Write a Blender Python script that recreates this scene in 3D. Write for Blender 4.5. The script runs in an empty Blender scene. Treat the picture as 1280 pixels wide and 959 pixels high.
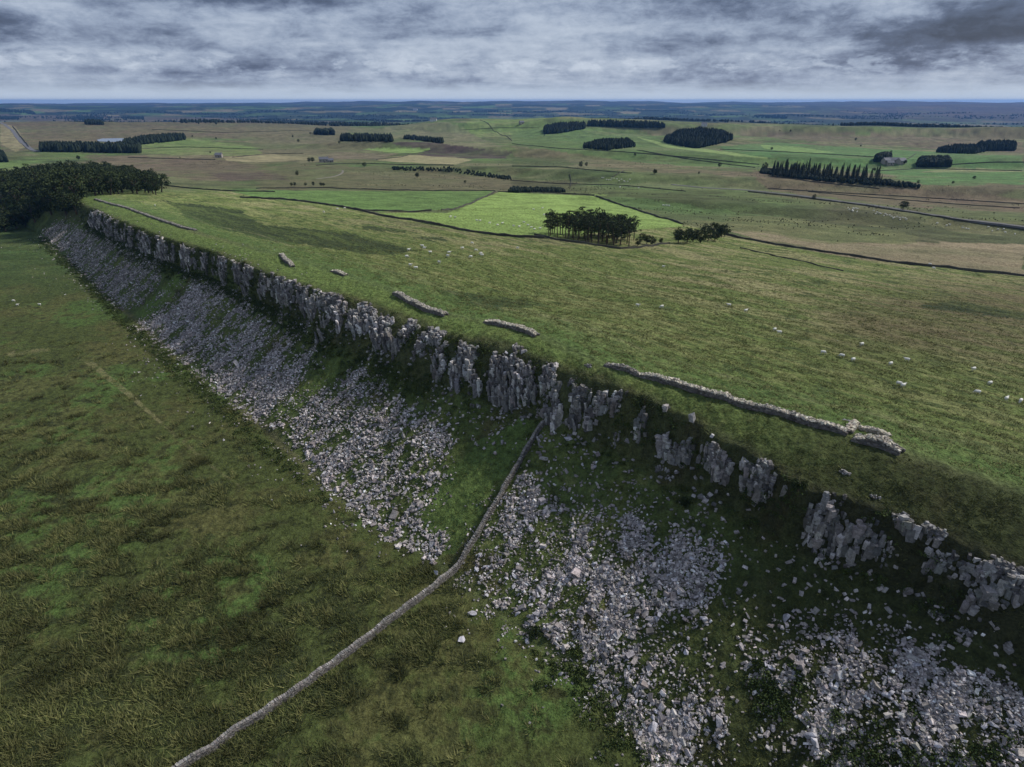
import bpy, bmesh, math, random
import numpy as np
from mathutils import Vector, Matrix
rng = np.random.default_rng(7)
random.seed(7)
R = math.radians
S = bpy.context.scene
C = S.collection

# ------------------------------------------------------------------ camera
CAMH = 80.0; FPX = 760.0; V0 = 126.0
PITCH = math.atan((479.5 - V0) / FPX)
cam = bpy.data.cameras.new('camera')
camo = bpy.data.objects.new('camera', cam); C.objects.link(camo)
cam.sensor_fit = 'HORIZONTAL'; cam.sensor_width = 36.0
cam.lens = 36.0 * FPX / 1280.0
cam.clip_start = 0.5; cam.clip_end = 90000
camo.location = (0, 0, CAMH)
camo.rotation_euler = (math.pi / 2 - PITCH, 0, 0)
S.camera = camo

# ------------------------------------------------------------------ light, sky
SUN_AZ, SUN_EL = R(68), R(44)          # azimuth from +Y towards +X
sun = bpy.data.lights.new('sun', 'SUN'); sun.energy = 3.3; sun.angle = R(5); sun.color = (1, .955, .87)
suno = bpy.data.objects.new('sun', sun); C.objects.link(suno)
sd = Vector((math.sin(SUN_AZ) * math.cos(SUN_EL), math.cos(SUN_AZ) * math.cos(SUN_EL), math.sin(SUN_EL)))
suno.rotation_euler = (-sd).to_track_quat('-Z', 'Y').to_euler(); suno.location = (0, 0, 500)
S.view_settings.view_transform = 'Standard'; S.view_settings.look = 'None'
S.view_settings.gamma = 1; S.view_settings.use_curve_mapping = False
S.view_settings.exposure = 0.18
S.cycles.use_denoising = True
S.cycles.max_bounces = 5; S.cycles.diffuse_bounces = 2; S.cycles.glossy_bounces = 1
S.cycles.volume_bounces = 0; S.cycles.transparent_max_bounces = 4

world = bpy.data.worlds.new("World"); S.world = world; world.use_nodes = True


class NT:
    def __init__(s, tree):
        s.t = tree; s.t.nodes.clear()

    def n(s, typ, ins=None, **kw):
        nd = s.t.nodes.new(typ)
        for k, v in kw.items(): setattr(nd, k, v)
        for k, v in (ins or {}).items():
            if isinstance(v, tuple) and len(v) == 2 and hasattr(v[0], 'outputs'):
                s.t.links.new(v[0].outputs[v[1]], nd.inputs[k])
            elif hasattr(v, 'outputs'):
                s.t.links.new(v.outputs[0], nd.inputs[k])
            else:
                nd.inputs[k].default_value = v
        return nd

    def m(s, op, a, b=0.0, c=0.0):
        return s.n('ShaderNodeMath', {0: a, 1: b, 2: c}, operation=op)

    def vm(s, op, a, b=(0, 0, 0)):
        return s.n('ShaderNodeVectorMath', {0: a, 1: b}, operation=op)

    def mix(s, f, a, b, blend='MIX'):
        nd = s.n('ShaderNodeMix', data_type='RGBA', blend_type=blend)
        for i, v in ((0, f), (6, a), (7, b)):
            if hasattr(v, 'outputs'):
                out = v.outputs[2] if v.bl_idname == 'ShaderNodeMix' else v.outputs[0]
                s.t.links.new(out, nd.inputs[i])
            elif isinstance(v, tuple) and len(v) == 2 and hasattr(v[0], 'outputs'):
                s.t.links.new(v[0].outputs[v[1]], nd.inputs[i])
            else:
                nd.inputs[i].default_value = v if i == 0 or len(v) == 4 else tuple(v) + (1,)
        return nd

    def ramp(s, fac, stops):
        nd = s.n('ShaderNodeValToRGB', {0: fac})
        e = nd.color_ramp.elements
        while len(e) > 1: e.remove(e[-1])
        for i, (p, c) in enumerate(stops):
            el = e[0] if i == 0 else e.new(p)
            el.position = p
            el.color = (c, c, c, 1) if not isinstance(c, tuple) else tuple(c) + (1,)
        return nd


def build_world():
    w = NT(world.node_tree)
    sky = w.n('ShaderNodeTexSky', sky_type='NISHITA', sun_disc=False, sun_elevation=SUN_EL, sun_rotation=SUN_AZ,
              altitude=300, air_density=1.3, dust_density=1.5)
    skyc = w.mix(1.0, sky, (0.07, 0.07, 0.07), 'MULTIPLY')
    tc = w.n('ShaderNodeTexCoord')
    dirn = w.vm('NORMALIZE', (tc, 'Generated'))
    sep = w.n('ShaderNodeSeparateXYZ', {0: dirn})
    z = w.m('MAXIMUM', (sep, 2), 0.0)
    zz = w.m('ADD', z, 0.10)
    px = w.m('DIVIDE', (sep, 0), zz); py = w.m('DIVIDE', (sep, 1), zz)
    pl = w.n('ShaderNodeCombineXYZ', {0: px, 1: py, 2: 0.0})
    # broad cloud decks, seen in perspective
    wob = w.n('ShaderNodeTexNoise', {'Vector': w.vm('MULTIPLY', pl, (0.5, 0.5, 1)), 'Scale': 1.0, 'Detail': 3.0})
    plw = w.vm('ADD', pl, w.vm('MULTIPLY', (wob, 1), (0.9, 0.9, 0)))
    n1 = w.n('ShaderNodeTexNoise', {'Vector': w.vm('MULTIPLY', plw, (0.85, 1.0, 1)), 'Scale': 1.0, 'Detail': 9.0, 'Roughness': 0.56, 'Distortion': 0.15})
    n2 = w.n('ShaderNodeTexNoise', {'Vector': w.vm('MULTIPLY', w.vm('ADD', pl, (7.3, 2.1, 0)), (0.20, 0.34, 1)), 'Scale': 1.0, 'Detail': 3.0, 'Roughness': 0.5})
    # puffs low down (noise in direction space)
    n3 = w.n('ShaderNodeTexNoise', {'Vector': w.vm('MULTIPLY', dirn, (9.0, 9.0, 24.0)), 'Scale': 1.0, 'Detail': 12.0, 'Roughness': 0.65, 'Distortion': 0.25})
    n4 = w.n('ShaderNodeTexNoise', {'Vector': w.vm('MULTIPLY', w.vm('ADD', dirn, (3.3, 0, 1)), (3.0, 3.0, 16.0)), 'Scale': 1.0, 'Detail': 5.0, 'Roughness': 0.5})
    a = w.m('MULTIPLY', (n1, 0), 0.50)
    a = w.m('MULTIPLY_ADD', (n2, 0), 0.30, a)
    a = w.m('MULTIPLY_ADD', (n3, 0), 0.40, a)
    a = w.m('MULTIPLY_ADD', (n4, 0), 0.42, a)          # mean about .81
    n5 = w.n('ShaderNodeTexNoise', {'Vector': w.vm('MULTIPLY', dirn, (26.0, 26.0, 60.0)), 'Scale': 1.0, 'Detail': 10.0, 'Roughness': 0.68, 'Distortion': 0.3})
    a = w.m('MULTIPLY_ADD', (n5, 0), 0.42, a)
    # small heaped clouds in a row low in the sky
    pf = w.n('ShaderNodeTexNoise', {'Vector': w.vm('MULTIPLY', w.vm('ADD', dirn, (0, 5, 0)), (19.0, 19.0, 55.0)), 'Scale': 1.0, 'Detail': 8.0, 'Roughness': 0.6, 'Distortion': 0.2})
    pf = w.n('ShaderNodeMapRange', {0: (pf, 0), 1: 0.50, 2: 0.60, 3: 0.0, 4: 0.13}, interpolation_type='SMOOTHSTEP')
    bd = w.n('ShaderNodeMapRange', {0: w.m('ABSOLUTE', w.m('SUBTRACT', (sep, 2), 0.045)), 1: 0.0, 2: 0.022, 3: 1.0, 4: 0.0}, interpolation_type='SMOOTHSTEP')
    a = w.m('ADD', a, w.m('MULTIPLY', pf, bd))
    a = w.m('SUBTRACT', a, 0.47)
    # heavier cloud masses in some directions of the sky

    def lobe(az, el, ws, wz, amt, src):
        d = (math.sin(R(az)) * math.cos(R(el)), math.cos(R(az)) * math.cos(R(el)), math.sin(R(el)))
        df = w.vm('MULTIPLY', w.vm('SUBTRACT', dirn, d), (1 / ws, 1 / ws, 1 / wz))
        L = w.n('ShaderNodeVectorMath', {0: df}, operation='LENGTH')
        L = w.m('MULTIPLY_ADD', (n3, 0), 0.9, w.m('SUBTRACT', (L, 1), 0.45))
        g = w.n('ShaderNodeMapRange', {0: L, 1: 0.0, 2: 1.0, 3: amt, 4: 0.0}, interpolation_type='SMOOTHERSTEP')
        return w.m('ADD', src, g)
    a = lobe(35, 4.6, 0.24, 0.050, -0.30, a)
    a = lobe(30, 2.6, 0.22, 0.020, -0.10, a)
    a = lobe(18, 6.5, 0.26, 0.030, -0.09, a)
    a = lobe(-38, 5.2, 0.13, 0.055, -0.22, a)
    a = lobe(-22, 6.9, 0.26, 0.022, -0.14, a)
    a = lobe(2, 4.5, 0.38, 0.045, 0.05, a)
    cl = w.ramp(a, [(0.0, (0.018, 0.028, 0.058)), (0.2, (0.042, 0.058, 0.105)), (0.36, (0.085, 0.115, 0.195)), (0.45, (0.165, 0.21, 0.315)), (0.54, (0.27, 0.33, 0.45)), (0.64, (0.375, 0.44, 0.555)), (0.80, (0.50, 0.565, 0.67))])
    # pale bright band just above the skyline
    hb = w.n('ShaderNodeMapRange', {0: (sep, 2), 1: 0.0, 2: 0.034, 3: 0.92, 4: 0.0}, interpolation_type='SMOOTHERSTEP')
    c = w.mix(hb, cl, (0.50, 0.585, 0.70))
    c = w.mix(0.93, skyc, c)
    lp = w.n('ShaderNodeBackground', {'Color': (c, 2), 'Strength': 1.0})
    w.n('ShaderNodeOutputWorld', {0: lp})


build_world()


# ------------------------------------------------------------------ numeric noise
def _h(ix, iy, s):
    h = (ix.astype(np.uint32) * np.uint32(374761393) + iy.astype(np.uint32) * np.uint32(668265263) + np.uint32(s * 1442695041 & 0xffffffff))
    h = (h ^ (h >> np.uint32(13))) * np.uint32(1274126177)
    h ^= h >> np.uint32(16)
    return h


def noise(x, y, s=0):
    x = np.asarray(x, float); y = np.asarray(y, float)
    xi = np.floor(x); yi = np.floor(y); fx = x - xi; fy = y - yi
    xi = xi.astype(np.int64) & 0xffffffff; yi = yi.astype(np.int64) & 0xffffffff
    ux = fx * fx * fx * (fx * (fx * 6 - 15) + 10); uy = fy * fy * fy * (fy * (fy * 6 - 15) + 10)

    def g(dx, dy):
        a = _h((xi + dx) & 0xffffffff, (yi + dy) & 0xffffffff, s) * (2 * math.pi / 4294967296.0)
        return np.cos(a) * (fx - dx) + np.sin(a) * (fy - dy)
    a = g(0, 0); b = g(1, 0); c = g(0, 1); d = g(1, 1)
    return 1.5 * ((a + (b - a) * ux) + ((c + (d - c) * ux) - (a + (b - a) * ux)) * uy)


def fbm(x, y, s=0, o=4, r=0.5):
    t = 0; a = 1.0; n = 0
    for k in range(o):
        t = t + a * noise(x, y, s + k * 17); n += a; a *= r; x = x * 2.03 + 5.1; y = y * 2.03 - 3.7
    return t / n


def sm(a, b, x):
    t = np.clip((x - a) / (b - a), 0, 1)
    return t * t * (3 - 2 * t)


# ------------------------------------------------------------------ terrain
cP, sP = math.cos(PITCH), math.sin(PITCH)


def ray(u, v):
    a = (np.asarray(v, float) - 479.5) / FPX
    return (np.asarray(u, float) - 640) / FPX, cP - a * sP, sP + a * cP


def at_z(u, v, z):
    r, F, D = ray(u, v)
    t = (CAMH - z) / D
    return t * r, t * F


def project(x, y, z):
    dz = CAMH - z
    dep = y * cP + dz * sP
    up = y * sP - dz * cP
    ok = dep > 1.0
    dep = np.where(ok, dep, 1.0)
    return np.where(ok, 640 + FPX * x / dep, -9999), np.where(ok, 479.5 - FPX * up / dep, -9999)


Q = math.sqrt(.5)
sW_ = [-1400, -900, -640, -502, -389, -288, -213, -176, -148, -124, -108, -91, -68, -40, -20, 0, 40, 200]
zW_ = [2, 4, 12, 21, 24.5, 27.5, 29.2, 29.2, 29, 28.3, 29.2, 30, 30, 30, 30, 30, 29, 28]


def zW(s): return np.interp(s, sW_, zW_)


def line(pts, zf):
    ns, ss = [], []
    for u, v in pts:
        z = 25.
        for _ in range(6):
            x, y = at_z(u, v, z); s = (x - y) * Q
            z = float(zf(s))
        ss.append(s); ns.append((x + y) * Q)
    o = np.argsort(ss); ss = np.array(ss)[o]; ns = np.array(ns)[o]
    return ss, ns


LW = line([(118, 248), (180, 265), (250, 292), (355, 320), (430, 342), (495, 364), (555, 392), (610, 402), (672, 418), (760, 458), (880, 492), (960, 513), (1060, 541), (1128, 566), (1200, 590), (1280, 615)], zW)


def zT(s): return zW(s) - np.interp(s, [-60, -25, 0], [1.4, 3.2, 4.5])


def zB(s): return zW(s) * np.interp(s, [-400, -200, -20], [.60, .60, .58])


LT = line([(98, 254), (150, 277), (210, 300), (270, 317), (340, 345), (400, 365), (460, 381), (500, 396), (560, 420), (630, 432), (700, 460), (760, 480), (820, 505), (880, 537), (930, 562), (1000, 605), (1060, 625), (1150, 660), (1280, 715)], zT)
LB = line([(98, 272), (150, 300), (210, 328), (280, 350), (340, 385), (400, 420), (460, 446), (540, 482), (600, 496), (660, 520), (700, 537), (760, 555), (830, 595), (900, 625), (940, 645), (1010, 685), (1100, 715), (1200, 775), (1280, 810)], zB)
LF = line([(50, 290), (100, 335), (150, 385), (200, 425), (250, 465), (320, 525), (400, 600), (470, 655), (545, 700), (640, 780), (720, 840), (790, 900), (850, 959), (900, 1010)], lambda s: 0 * s)
print('LT', np.round(LT, 1)); print('LB', np.round(LB, 1))


def nl(L, s, far):
    return np.interp(s, np.r_[-1500, L[0][0] - 160, L[0]], np.r_[far, far, L[1]])


def G(x, y):
    """the country beyond: moor, a wide valley, far ridges"""
    r = np.hypot(x, y); th = np.degrees(np.arctan2(x, y))
    k = sm(350, 1200, r)
    g = k * (4 + 9 * fbm(x / 900, y / 520, 3, 3) + 2.5 * fbm(x / 230, y / 140, 5, 2))
    g = g - 8 * sm(250, 700, r) * (1 - sm(1500, 2500, r))
    # long low scarps that run across the view
    sc = (y + 0.35 * x)
    for c0, w, h, lo, hi in ((560, 26, 6, -40, 700), (800, 34, 9, -260, 1400), (1120, 50, 12, -500, 1500), (2000, 90, 22, -400, 3000)):
        d = sc - c0 - 45 * fbm(x / 260, y / 900, int(c0), 2)
        g = g + h * sm(-w, 0, d) * (1 - sm(0, w * 9, d)) * sm(lo, lo + 200, x) * (1 - sm(hi, hi + 300, x))
    r0 = np.interp(th, [-60, -38, -25, -12, 0, 12, 25, 45], [3600, 3000, 2300, 1750, 2000, 2500, 1900, 1500])
    g = g - 88 * sm(r0, r0 + 3600, r) + 70 * sm(6500, 11000, r)
    g = g + sm(900, 1600, r) * (1 - sm(3500, 6000, r)) * 9 * fbm(x / 500, y / 420, 13, 3)
    g = g + sm(2500, 5000, r) * 42 * fbm(x / 2300, y / 1500, 11, 4)
    up = np.interp(th, [-60, -40, -20, -8, 4, 20, 32, 48], [8, 18, 36, 50, 54, 44, 48, 82])
    g = g + (sm(8000, 15500, r) - sm(17000, 23000, r)) * up + sm(9000, 14500, r) * 66 * fbm(x / 2900, y / 4300, 19, 4)
    # rounded knolls under the plantations
    for bx, by, bw, bh in KNOLLS:
        g = g + bh * np.exp(-(((x - bx) / bw) ** 2 + ((y - by) / (bw * 1.3)) ** 2))
    return g


KNOLLS = []
for u, v, w, h in ((872, 176, 85, 20), (762, 184, 60, 9), (705, 164, 100, 16), (100, 188, 60, 5)):
    X, Y = at_z(u, v, 0); KNOLLS.append((X, Y, w, h))


def height(x, y, detail=True):
    x = np.asarray(x, float); y = np.asarray(y, float)
    n = (x + y) * Q; s = (x - y) * Q
    g = G(x, y)
    near = np.abs(s) < 1600
    wv = 1.8 * noise(s / 13, n * 0 + 3, 31) + 1.0 * noise(s / 5.2, n * 0 + 9, 37)
    fade = sm(-470, -380, s)
    a = nl(LW, s, 96); b = nl(LT, s, 78) + wv; c = nl(LB, s, 72) + wv * 1.3; f = nl(LF, s, 66) + 1.6 * noise(s / 17, n * 0, 41)
    c = np.minimum(c, b - 2.0)
    zw, zt, zb = zW(s), zT(s), zB(s)
    gl = 0.9 * fbm(x / 60, y / 60, 51, 2) * sm(0, 30, np.abs(n - f))     # low field
    zl = gl
    # scree to cliff foot
    t1 = np.clip((n - f) / (c - f), 0, 1)
    h1 = zb * (t1 ** 1.12)
    t2 = np.clip((n - c) / (b - c), 0, 1)
    h2 = zb + (zt - zb) * (1 - (1 - t2) ** 1.3)
    t3 = np.clip((n - b) / (a - b), 0, 1)
    h3 = zt + (zw - zt) * np.sin(t3 * math.pi / 2)
    d = np.maximum(n - a, 0)
    e = np.exp(-(d / 250) ** 1.35)
    h4 = g * (1 - e) + zw * e
    z = np.where(n < f, zl, np.where(n < c, h1, np.where(n < b, h2, np.where(n < a, h3, h4))))
    # the crag dies away into the open country
    k = sm(-1100, -650, s)
    z = z * k + g * (1 - k)
    kn = sm(-500, -1200, n)
    z = np.where(n < f, z * (1 - sm(300, 900, np.hypot(x, y))) + g * sm(300, 900, np.hypot(x, y)), z)
    if detail:
        r = np.hypot(x, y)
        kd = 1 - sm(350, 800, r)
        mask4 = sm(0, 10, n - a)
        tus = 0.30 * fbm(s / 5.5, n / 2.4, 61, 3, .6) + 0.16 * np.abs(noise(s / 1.6, n / .9, 67))
        low = 0.34 * fbm(x / 3.0, y / 3.0, 71, 4, .62)
        slope = 0.9 * fbm(s / 6, n / 7, 77, 5, .62) * sm(0, 4, n - f) * (1 - sm(-1, 8, n - a))
        gull = 1.0 * fbm(s / 30, n / 70, 79, 2) * sm(0, 10, n - f) * (1 - sm(-8, 0, n - c))
        z = z + kd * (np.where(n > a, tus * mask4 + .05, np.where(n < f, low, low * .6)) + slope + gull)
        # ditches and folds on the dip slope
        z = z + kd * mask4 * 1.6 * fbm(s / 70, n / 18, 83, 4) * sm(10, 40, n - a)
    return z


def hit(u, v):
    """where the sight line through a photo pixel meets the ground"""
    u = np.atleast_1d(np.asarray(u, float)); v = np.atleast_1d(np.asarray(v, float))
    r, F, D = ray(u, v)
    ts = 20 * 1.012 ** np.arange(615)
    lo = np.full(u.shape, 20.); hi = np.full(u.shape, 29000.)
    for c0 in range(0, len(u), 256):
        sl = slice(c0, c0 + 256)
        z = height(r[sl, None] * ts, F[sl, None] * ts, False)
        g = (CAMH - D[sl, None] * ts) < z
        k = np.where(g.any(1), g.argmax(1), len(ts) - 1)
        k = np.maximum(k, 1); hi[sl] = ts[k]; lo[sl] = ts[k - 1]
    for _ in range(10):
        mid = (lo + hi) / 2
        g = (CAMH - D * mid) < height(r * mid, F * mid, False)
        hi = np.where(g, mid, hi); lo = np.where(g, lo, mid)
    x, y = r * hi, F * hi
    return x, y, height(x, y)


def H1(u, v):
    x, y, z = hit(u, v)
    return float(x[0]), float(y[0]), float(z[0])


def inpoly(u, v, P):
    P = np.array(P, float); r = np.zeros(np.shape(u), bool)
    x0, y0 = P.min(0); x1, y1 = P.max(0)
    m = (u >= x0) & (u <= x1) & (v >= y0) & (v <= y1)
    if not m.any(): return r
    uu = u[m]; vv = v[m]; c = np.zeros(uu.shape, bool)
    for i in range(len(P)):
        a = P[i]; b = P[(i + 1) % len(P)]
        if a[1] == b[1]: continue
        t = ((a[1] > vv) != (b[1] > vv)) & (uu < (b[0] - a[0]) * (vv - a[1]) / (b[1] - a[1]) + a[0])
        c ^= t
    r[m] = c
    return r


# ------------------------------------------------------------------ mesh helpers
def mesh_np(name, V, Fc, mat=None, col=None, smooth=False, parent=None, attr='Col'):
    me = bpy.data.meshes.new(name)
    V = np.ascontiguousarray(V, np.float32); Fc = np.ascontiguousarray(Fc, np.int32)
    me.vertices.add(len(V)); me.vertices.foreach_set('co', V.ravel())
    k = Fc.shape[1]
    me.loops.add(Fc.size); me.loops.foreach_set('vertex_index', Fc.ravel())
    me.polygons.add(len(Fc))
    me.polygons.foreach_set('loop_start', np.arange(0, Fc.size, k, dtype=np.int32))
    me.update(calc_edges=True)
    if smooth: me.polygons.foreach_set('use_smooth', np.ones(len(Fc), bool))
    else: me.polygons.foreach_set('use_smooth', np.zeros(len(Fc), bool))
    if col is not None:
        at = me.color_attributes.new(attr, 'FLOAT_COLOR', 'POINT')
        c4 = np.ones((len(V), 4), np.float32); c4[:, :3] = col
        at.data.foreach_set('color', c4.ravel())
    if mat: me.materials.append(mat)
    o = bpy.data.objects.new(name, me); C.objects.link(o)
    if parent: o.parent = parent
    return o


def tag(o, label=None, cat=None, group=None, kind=None):
    if label: o['label'] = label
    if cat: o['category'] = cat
    if group: o['group'] = group
    if kind: o['kind'] = kind
    return o


def empty(name, loc, rz=0):
    o = bpy.data.objects.new(name, None); C.objects.link(o)
    o.location = loc; o.rotation_euler = (0, 0, rz); o.empty_display_size = .5
    return o


def copy_tree(o, parent=None):
    c = o.copy(); C.objects.link(c)
    if parent: c.parent = parent
    for ch in list(o.children): copy_tree(ch, c)
    return c


def attr_mat(name, rough=.9, nscale=3.0, namt=.35, bump=.3, bscale=None, spec=.25, fine=None, sss=None):
    m = bpy.data.materials.new(name); m.use_nodes = True
    t = NT(m.node_tree)
    a = t.n('ShaderNodeAttribute', attribute_name='Col')
    tc = t.n('ShaderNodeTexCoord')
    nz = t.n('ShaderNodeTexNoise', {'Vector': (tc, 'Object'), 'Scale': nscale, 'Detail': 6.0, 'Roughness': .65})
    mr = t.n('ShaderNodeMapRange', {0: (nz, 0), 1: .3, 2: .7, 3: 1 - namt, 4: 1 + namt})
    c = t.mix(1.0, (a, 0), mr, 'MULTIPLY')
    if fine:
        nz2 = t.n('ShaderNodeTexNoise', {'Vector': (tc, 'Object'), 'Scale': fine, 'Detail': 3.0, 'Roughness': .7})
        c = t.mix(1.0, c, t.n('ShaderNodeMapRange', {0: (nz2, 0), 1: .3, 2: .7, 3: .72, 4: 1.28}), 'MULTIPLY')
    b = t.n('ShaderNodeBump', {'Strength': bump, 'Distance': .3, 'Height': (nz, 0)})
    p = t.n('ShaderNodeBsdfPrincipled', {'Base Color': (c, 2), 'Roughness': rough, 'Normal': b, 'Specular IOR Level': spec})
    t.n('ShaderNodeOutputMaterial', {0: p})
    return m


def flat_mat(name, col, rough=.8, nscale=6, namt=.25, bump=.2, spec=.3, metal=0):
    m = bpy.data.materials.new(name); m.use_nodes = True
    t = NT(m.node_tree)
    tc = t.n('ShaderNodeTexCoord')
    nz = t.n('ShaderNodeTexNoise', {'Vector': (tc, 'Object'), 'Scale': nscale, 'Detail': 5.0, 'Roughness': .6})
    c = t.mix(1.0, tuple(col), t.n('ShaderNodeMapRange', {0: (nz, 0), 1: .3, 2: .7, 3: 1 - namt, 4: 1 + namt}), 'MULTIPLY')
    b = t.n('ShaderNodeBump', {'Strength': bump, 'Distance': .1, 'Height': (nz, 0)})
    p = t.n('ShaderNodeBsdfPrincipled', {'Base Color': (c, 2), 'Roughness': rough, 'Normal': b, 'Specular IOR Level': spec, 'Metallic': metal})
    t.n('ShaderNodeOutputMaterial', {0: p})
    return m


M_ground = attr_mat('turf', .95, .8, .42, 1.0, spec=.12, fine=3.2)
for _n in M_ground.node_tree.nodes:
    if _n.bl_idname == 'ShaderNodeBump': _n.inputs['Distance'].default_value = .9
M_leaf = attr_mat('leaves', .85, 1.5, .3, .0, spec=.15)
M_blade = attr_mat('blades', .85, 2.0, .3, .0, spec=.15)
M_rock = attr_mat('basalt', .9, 1.6, .42, .6, spec=.2, fine=7.0)
M_stone = attr_mat('fieldstone', .9, 2.5, .3, .5, spec=.2, fine=9.0)
M_bark = flat_mat('bark', (.09, .065, .045), .95, 5, .35, .4)
M_wool = flat_mat('wool', (.72, .70, .64), .95, 12, .12, .4, .1)
M_face = flat_mat('sheep_face', (.62, .58, .5), .9, 12, .1, .1, .1)
M_dark = flat_mat('dark_hair', (.06, .05, .045), .9)
M_slate = flat_mat('slate', (.13, .135, .155), .8)
M_hstone = flat_mat('house_stone', (.33, .30, .26), .9)
M_white = flat_mat('white_render', (.6, .6, .58), .85)
M_pale = flat_mat('weathered_sheet', (.33, .33, .36), .6)
M_glass = flat_mat('window_glass', (.03, .035, .04), .15, spec=.6)

# ------------------------------------------------------------------ colours of the ground
PAST = (.150, .212, .064); MID = (.083, .122, .036); OLIVE = (.095, .105, .042); TAN = (.25, .22, .125)
MOOR = (.115, .088, .062); HEATH = (.058, .040, .042); DRUSH = (.032, .045, .018); DGRN = (.045, .066, .024)
BROWN = (.135, .105, .066)
FIELDS = [  # photo outline of each field's ground colour, colour, edge jitter in px, strength
    ([(0, 143), (300, 148), (440, 158), (420, 182), (260, 172), (120, 182), (0, 190)], MOOR, 2, .85),
    ([(0, 155), (20, 158), (34, 182), (20, 190), (0, 180)], TAN, 1, .7),
    ([(0, 203), (38, 204), (20, 230), (0, 240)], PAST, 1, .55),
    ([(175, 180), (240, 173), (320, 184), (330, 195), (250, 194), (170, 192)], PAST, 2, .6),
    ([(100, 193), (270, 199), (320, 205), (345, 224), (240, 226), (150, 210)], MOOR, 4, .9),
    ([(280, 196), (340, 193), (385, 196), (386, 200), (320, 203), (283, 201)], TAN, 1, .9),
    ([(320, 206), (480, 208), (640, 222), (640, 240), (320, 236)], (.105, .092, .052), 4, .8),
    ([(260, 216), (345, 216), (365, 225), (280, 226)], HEATH, 3, .5),
    ([(320, 150), (480, 160), (480, 190), (430, 200), (330, 192), (300, 170)], (.115, .11, .062), 4, .7),
    ([(590, 148), (680, 146), (690, 164), (600, 172), (575, 162)], PAST, 3, .6),
    ([(480, 158), (560, 152), (600, 172), (640, 190), (560, 182), (480, 168)], (.15, .14, .085), 4, .7),
    ([(640, 165), (700, 160), (800, 164), (840, 180), (940, 195), (960, 212), (800, 205), (700, 190), (640, 180)], (.085, .14, .045), 3, .75),
    ([(640, 182), (700, 190), (800, 203), (960, 218), (960, 224), (780, 212), (640, 196)], (.15, .12, .075), 3, .6),
    ([(640, 196), (705, 198), (720, 206), (700, 210), (640, 208)], DGRN, 2, .7),
    ([(710, 210), (782, 214), (765, 222), (712, 218)], DGRN, 1, .8),
    ([(780, 214), (960, 222), (1280, 264), (1280, 280), (1000, 246), (780, 224)], (.09, .115, .045), 3, .7),
    ([(795, 171), (840, 181), (960, 197), (960, 199.5), (830, 184)], (.19, .25, .09), .5, .9),
    ([(900, 183), (960, 178), (1280, 196), (1280, 230), (1150, 232), (1100, 214), (960, 198), (905, 188)], (.075, .15, .05), 3, .9),
    ([(950, 181), (1000, 184), (1046, 191), (1010, 192), (955, 186)], (.15, .22, .075), .7, .9),
    ([(960, 192), (1060, 200), (1040, 204), (970, 198)], DGRN, 2, .7),
    ([(960, 163), (1100, 168), (1280, 178), (1280, 192), (1170, 186), (960, 173)], MOOR, 2, .9),
    ([(1280, 215), (1150, 216), (1190, 209), (1280, 214)], TAN, 1, .7),
    ([(935, 212), (960, 220), (1130, 236), (1280, 248), (1280, 266), (1100, 254), (960, 238)], (.12, .088, .06), 3, .85),
    ([(700, 232), (960, 240), (1280, 272), (1280, 284), (960, 252), (700, 246)], OLIVE, 2, .6),
    ([(740, 244), (850, 238), (960, 250), (1060, 262), (1130, 275), (1280, 298), (1280, 309), (1100, 296), (960, 270), (850, 256)], (.052, .06, .026), 5, .85),
    ([(640, 224), (715, 226), (712, 240), (640, 238)], (.07, .066, .034), 3, .8),
    ([(290, 238), (340, 238), (470, 239), (617, 239), (606, 246), (566, 262), (470, 265), (450, 263), (400, 254), (320, 248)], (.10, .165, .048), .4, 1),
    ([(420, 239), (617, 239), (606, 246), (566, 262), (520, 262), (440, 246)], (.085, .13, .042), 2, .6),
    ([(468, 266), (560, 266.5), (568, 262), (625, 240), (740, 245), (854, 281), (837, 291), (790, 297), (680, 297), (640, 296), (560, 285), (505, 274)], (.185, .262, .072), .4, 1),
    ([(670, 245), (740, 245), (854, 281), (837, 291), (790, 292)], (.16, .225, .065), 5, .6),
    ([(452, 187), (480, 184.5), (538, 186), (525, 191), (500, 191.5)], (.16, .23, .075), .5, 1),
    ([(470, 200), (510, 194), (560, 195), (590, 200), (570, 206), (500, 203)], TAN, .8, .9),
    ([(420, 190), (500, 192), (470, 200), (400, 198)], (.14, .11, .08), 1, .7),
    ([(490, 178), (530, 177), (640, 190), (632, 198), (590, 199), (520, 194), (540, 187), (500, 183)], HEATH, 1.2, .95),
    ([(915, 290), (960, 290), (1040, 303), (1150, 302), (1280, 306), (1280, 345), (1200, 336), (1080, 325), (960, 305)], (.225, .18, .115), 1.5, .95),
    ([(960, 272), (1080, 284), (1150, 302), (1040, 304), (915, 290), (870, 278)], (.12, .125, .055), 4, .8),
    ([(795, 293), (830, 289), (870, 296), (840, 304), (800, 309), (780, 306)], (.30, .21, .13), 1.2, .95),
    ([(905, 306), (960, 304), (1180, 338), (1280, 352), (1280, 362), (1060, 348), (940, 326)], (.06, .075, .03), 4, .75),
    ([(600, 246), (566, 263), (569, 265), (608, 246)], DRUSH, 1, .6),
]


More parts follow.
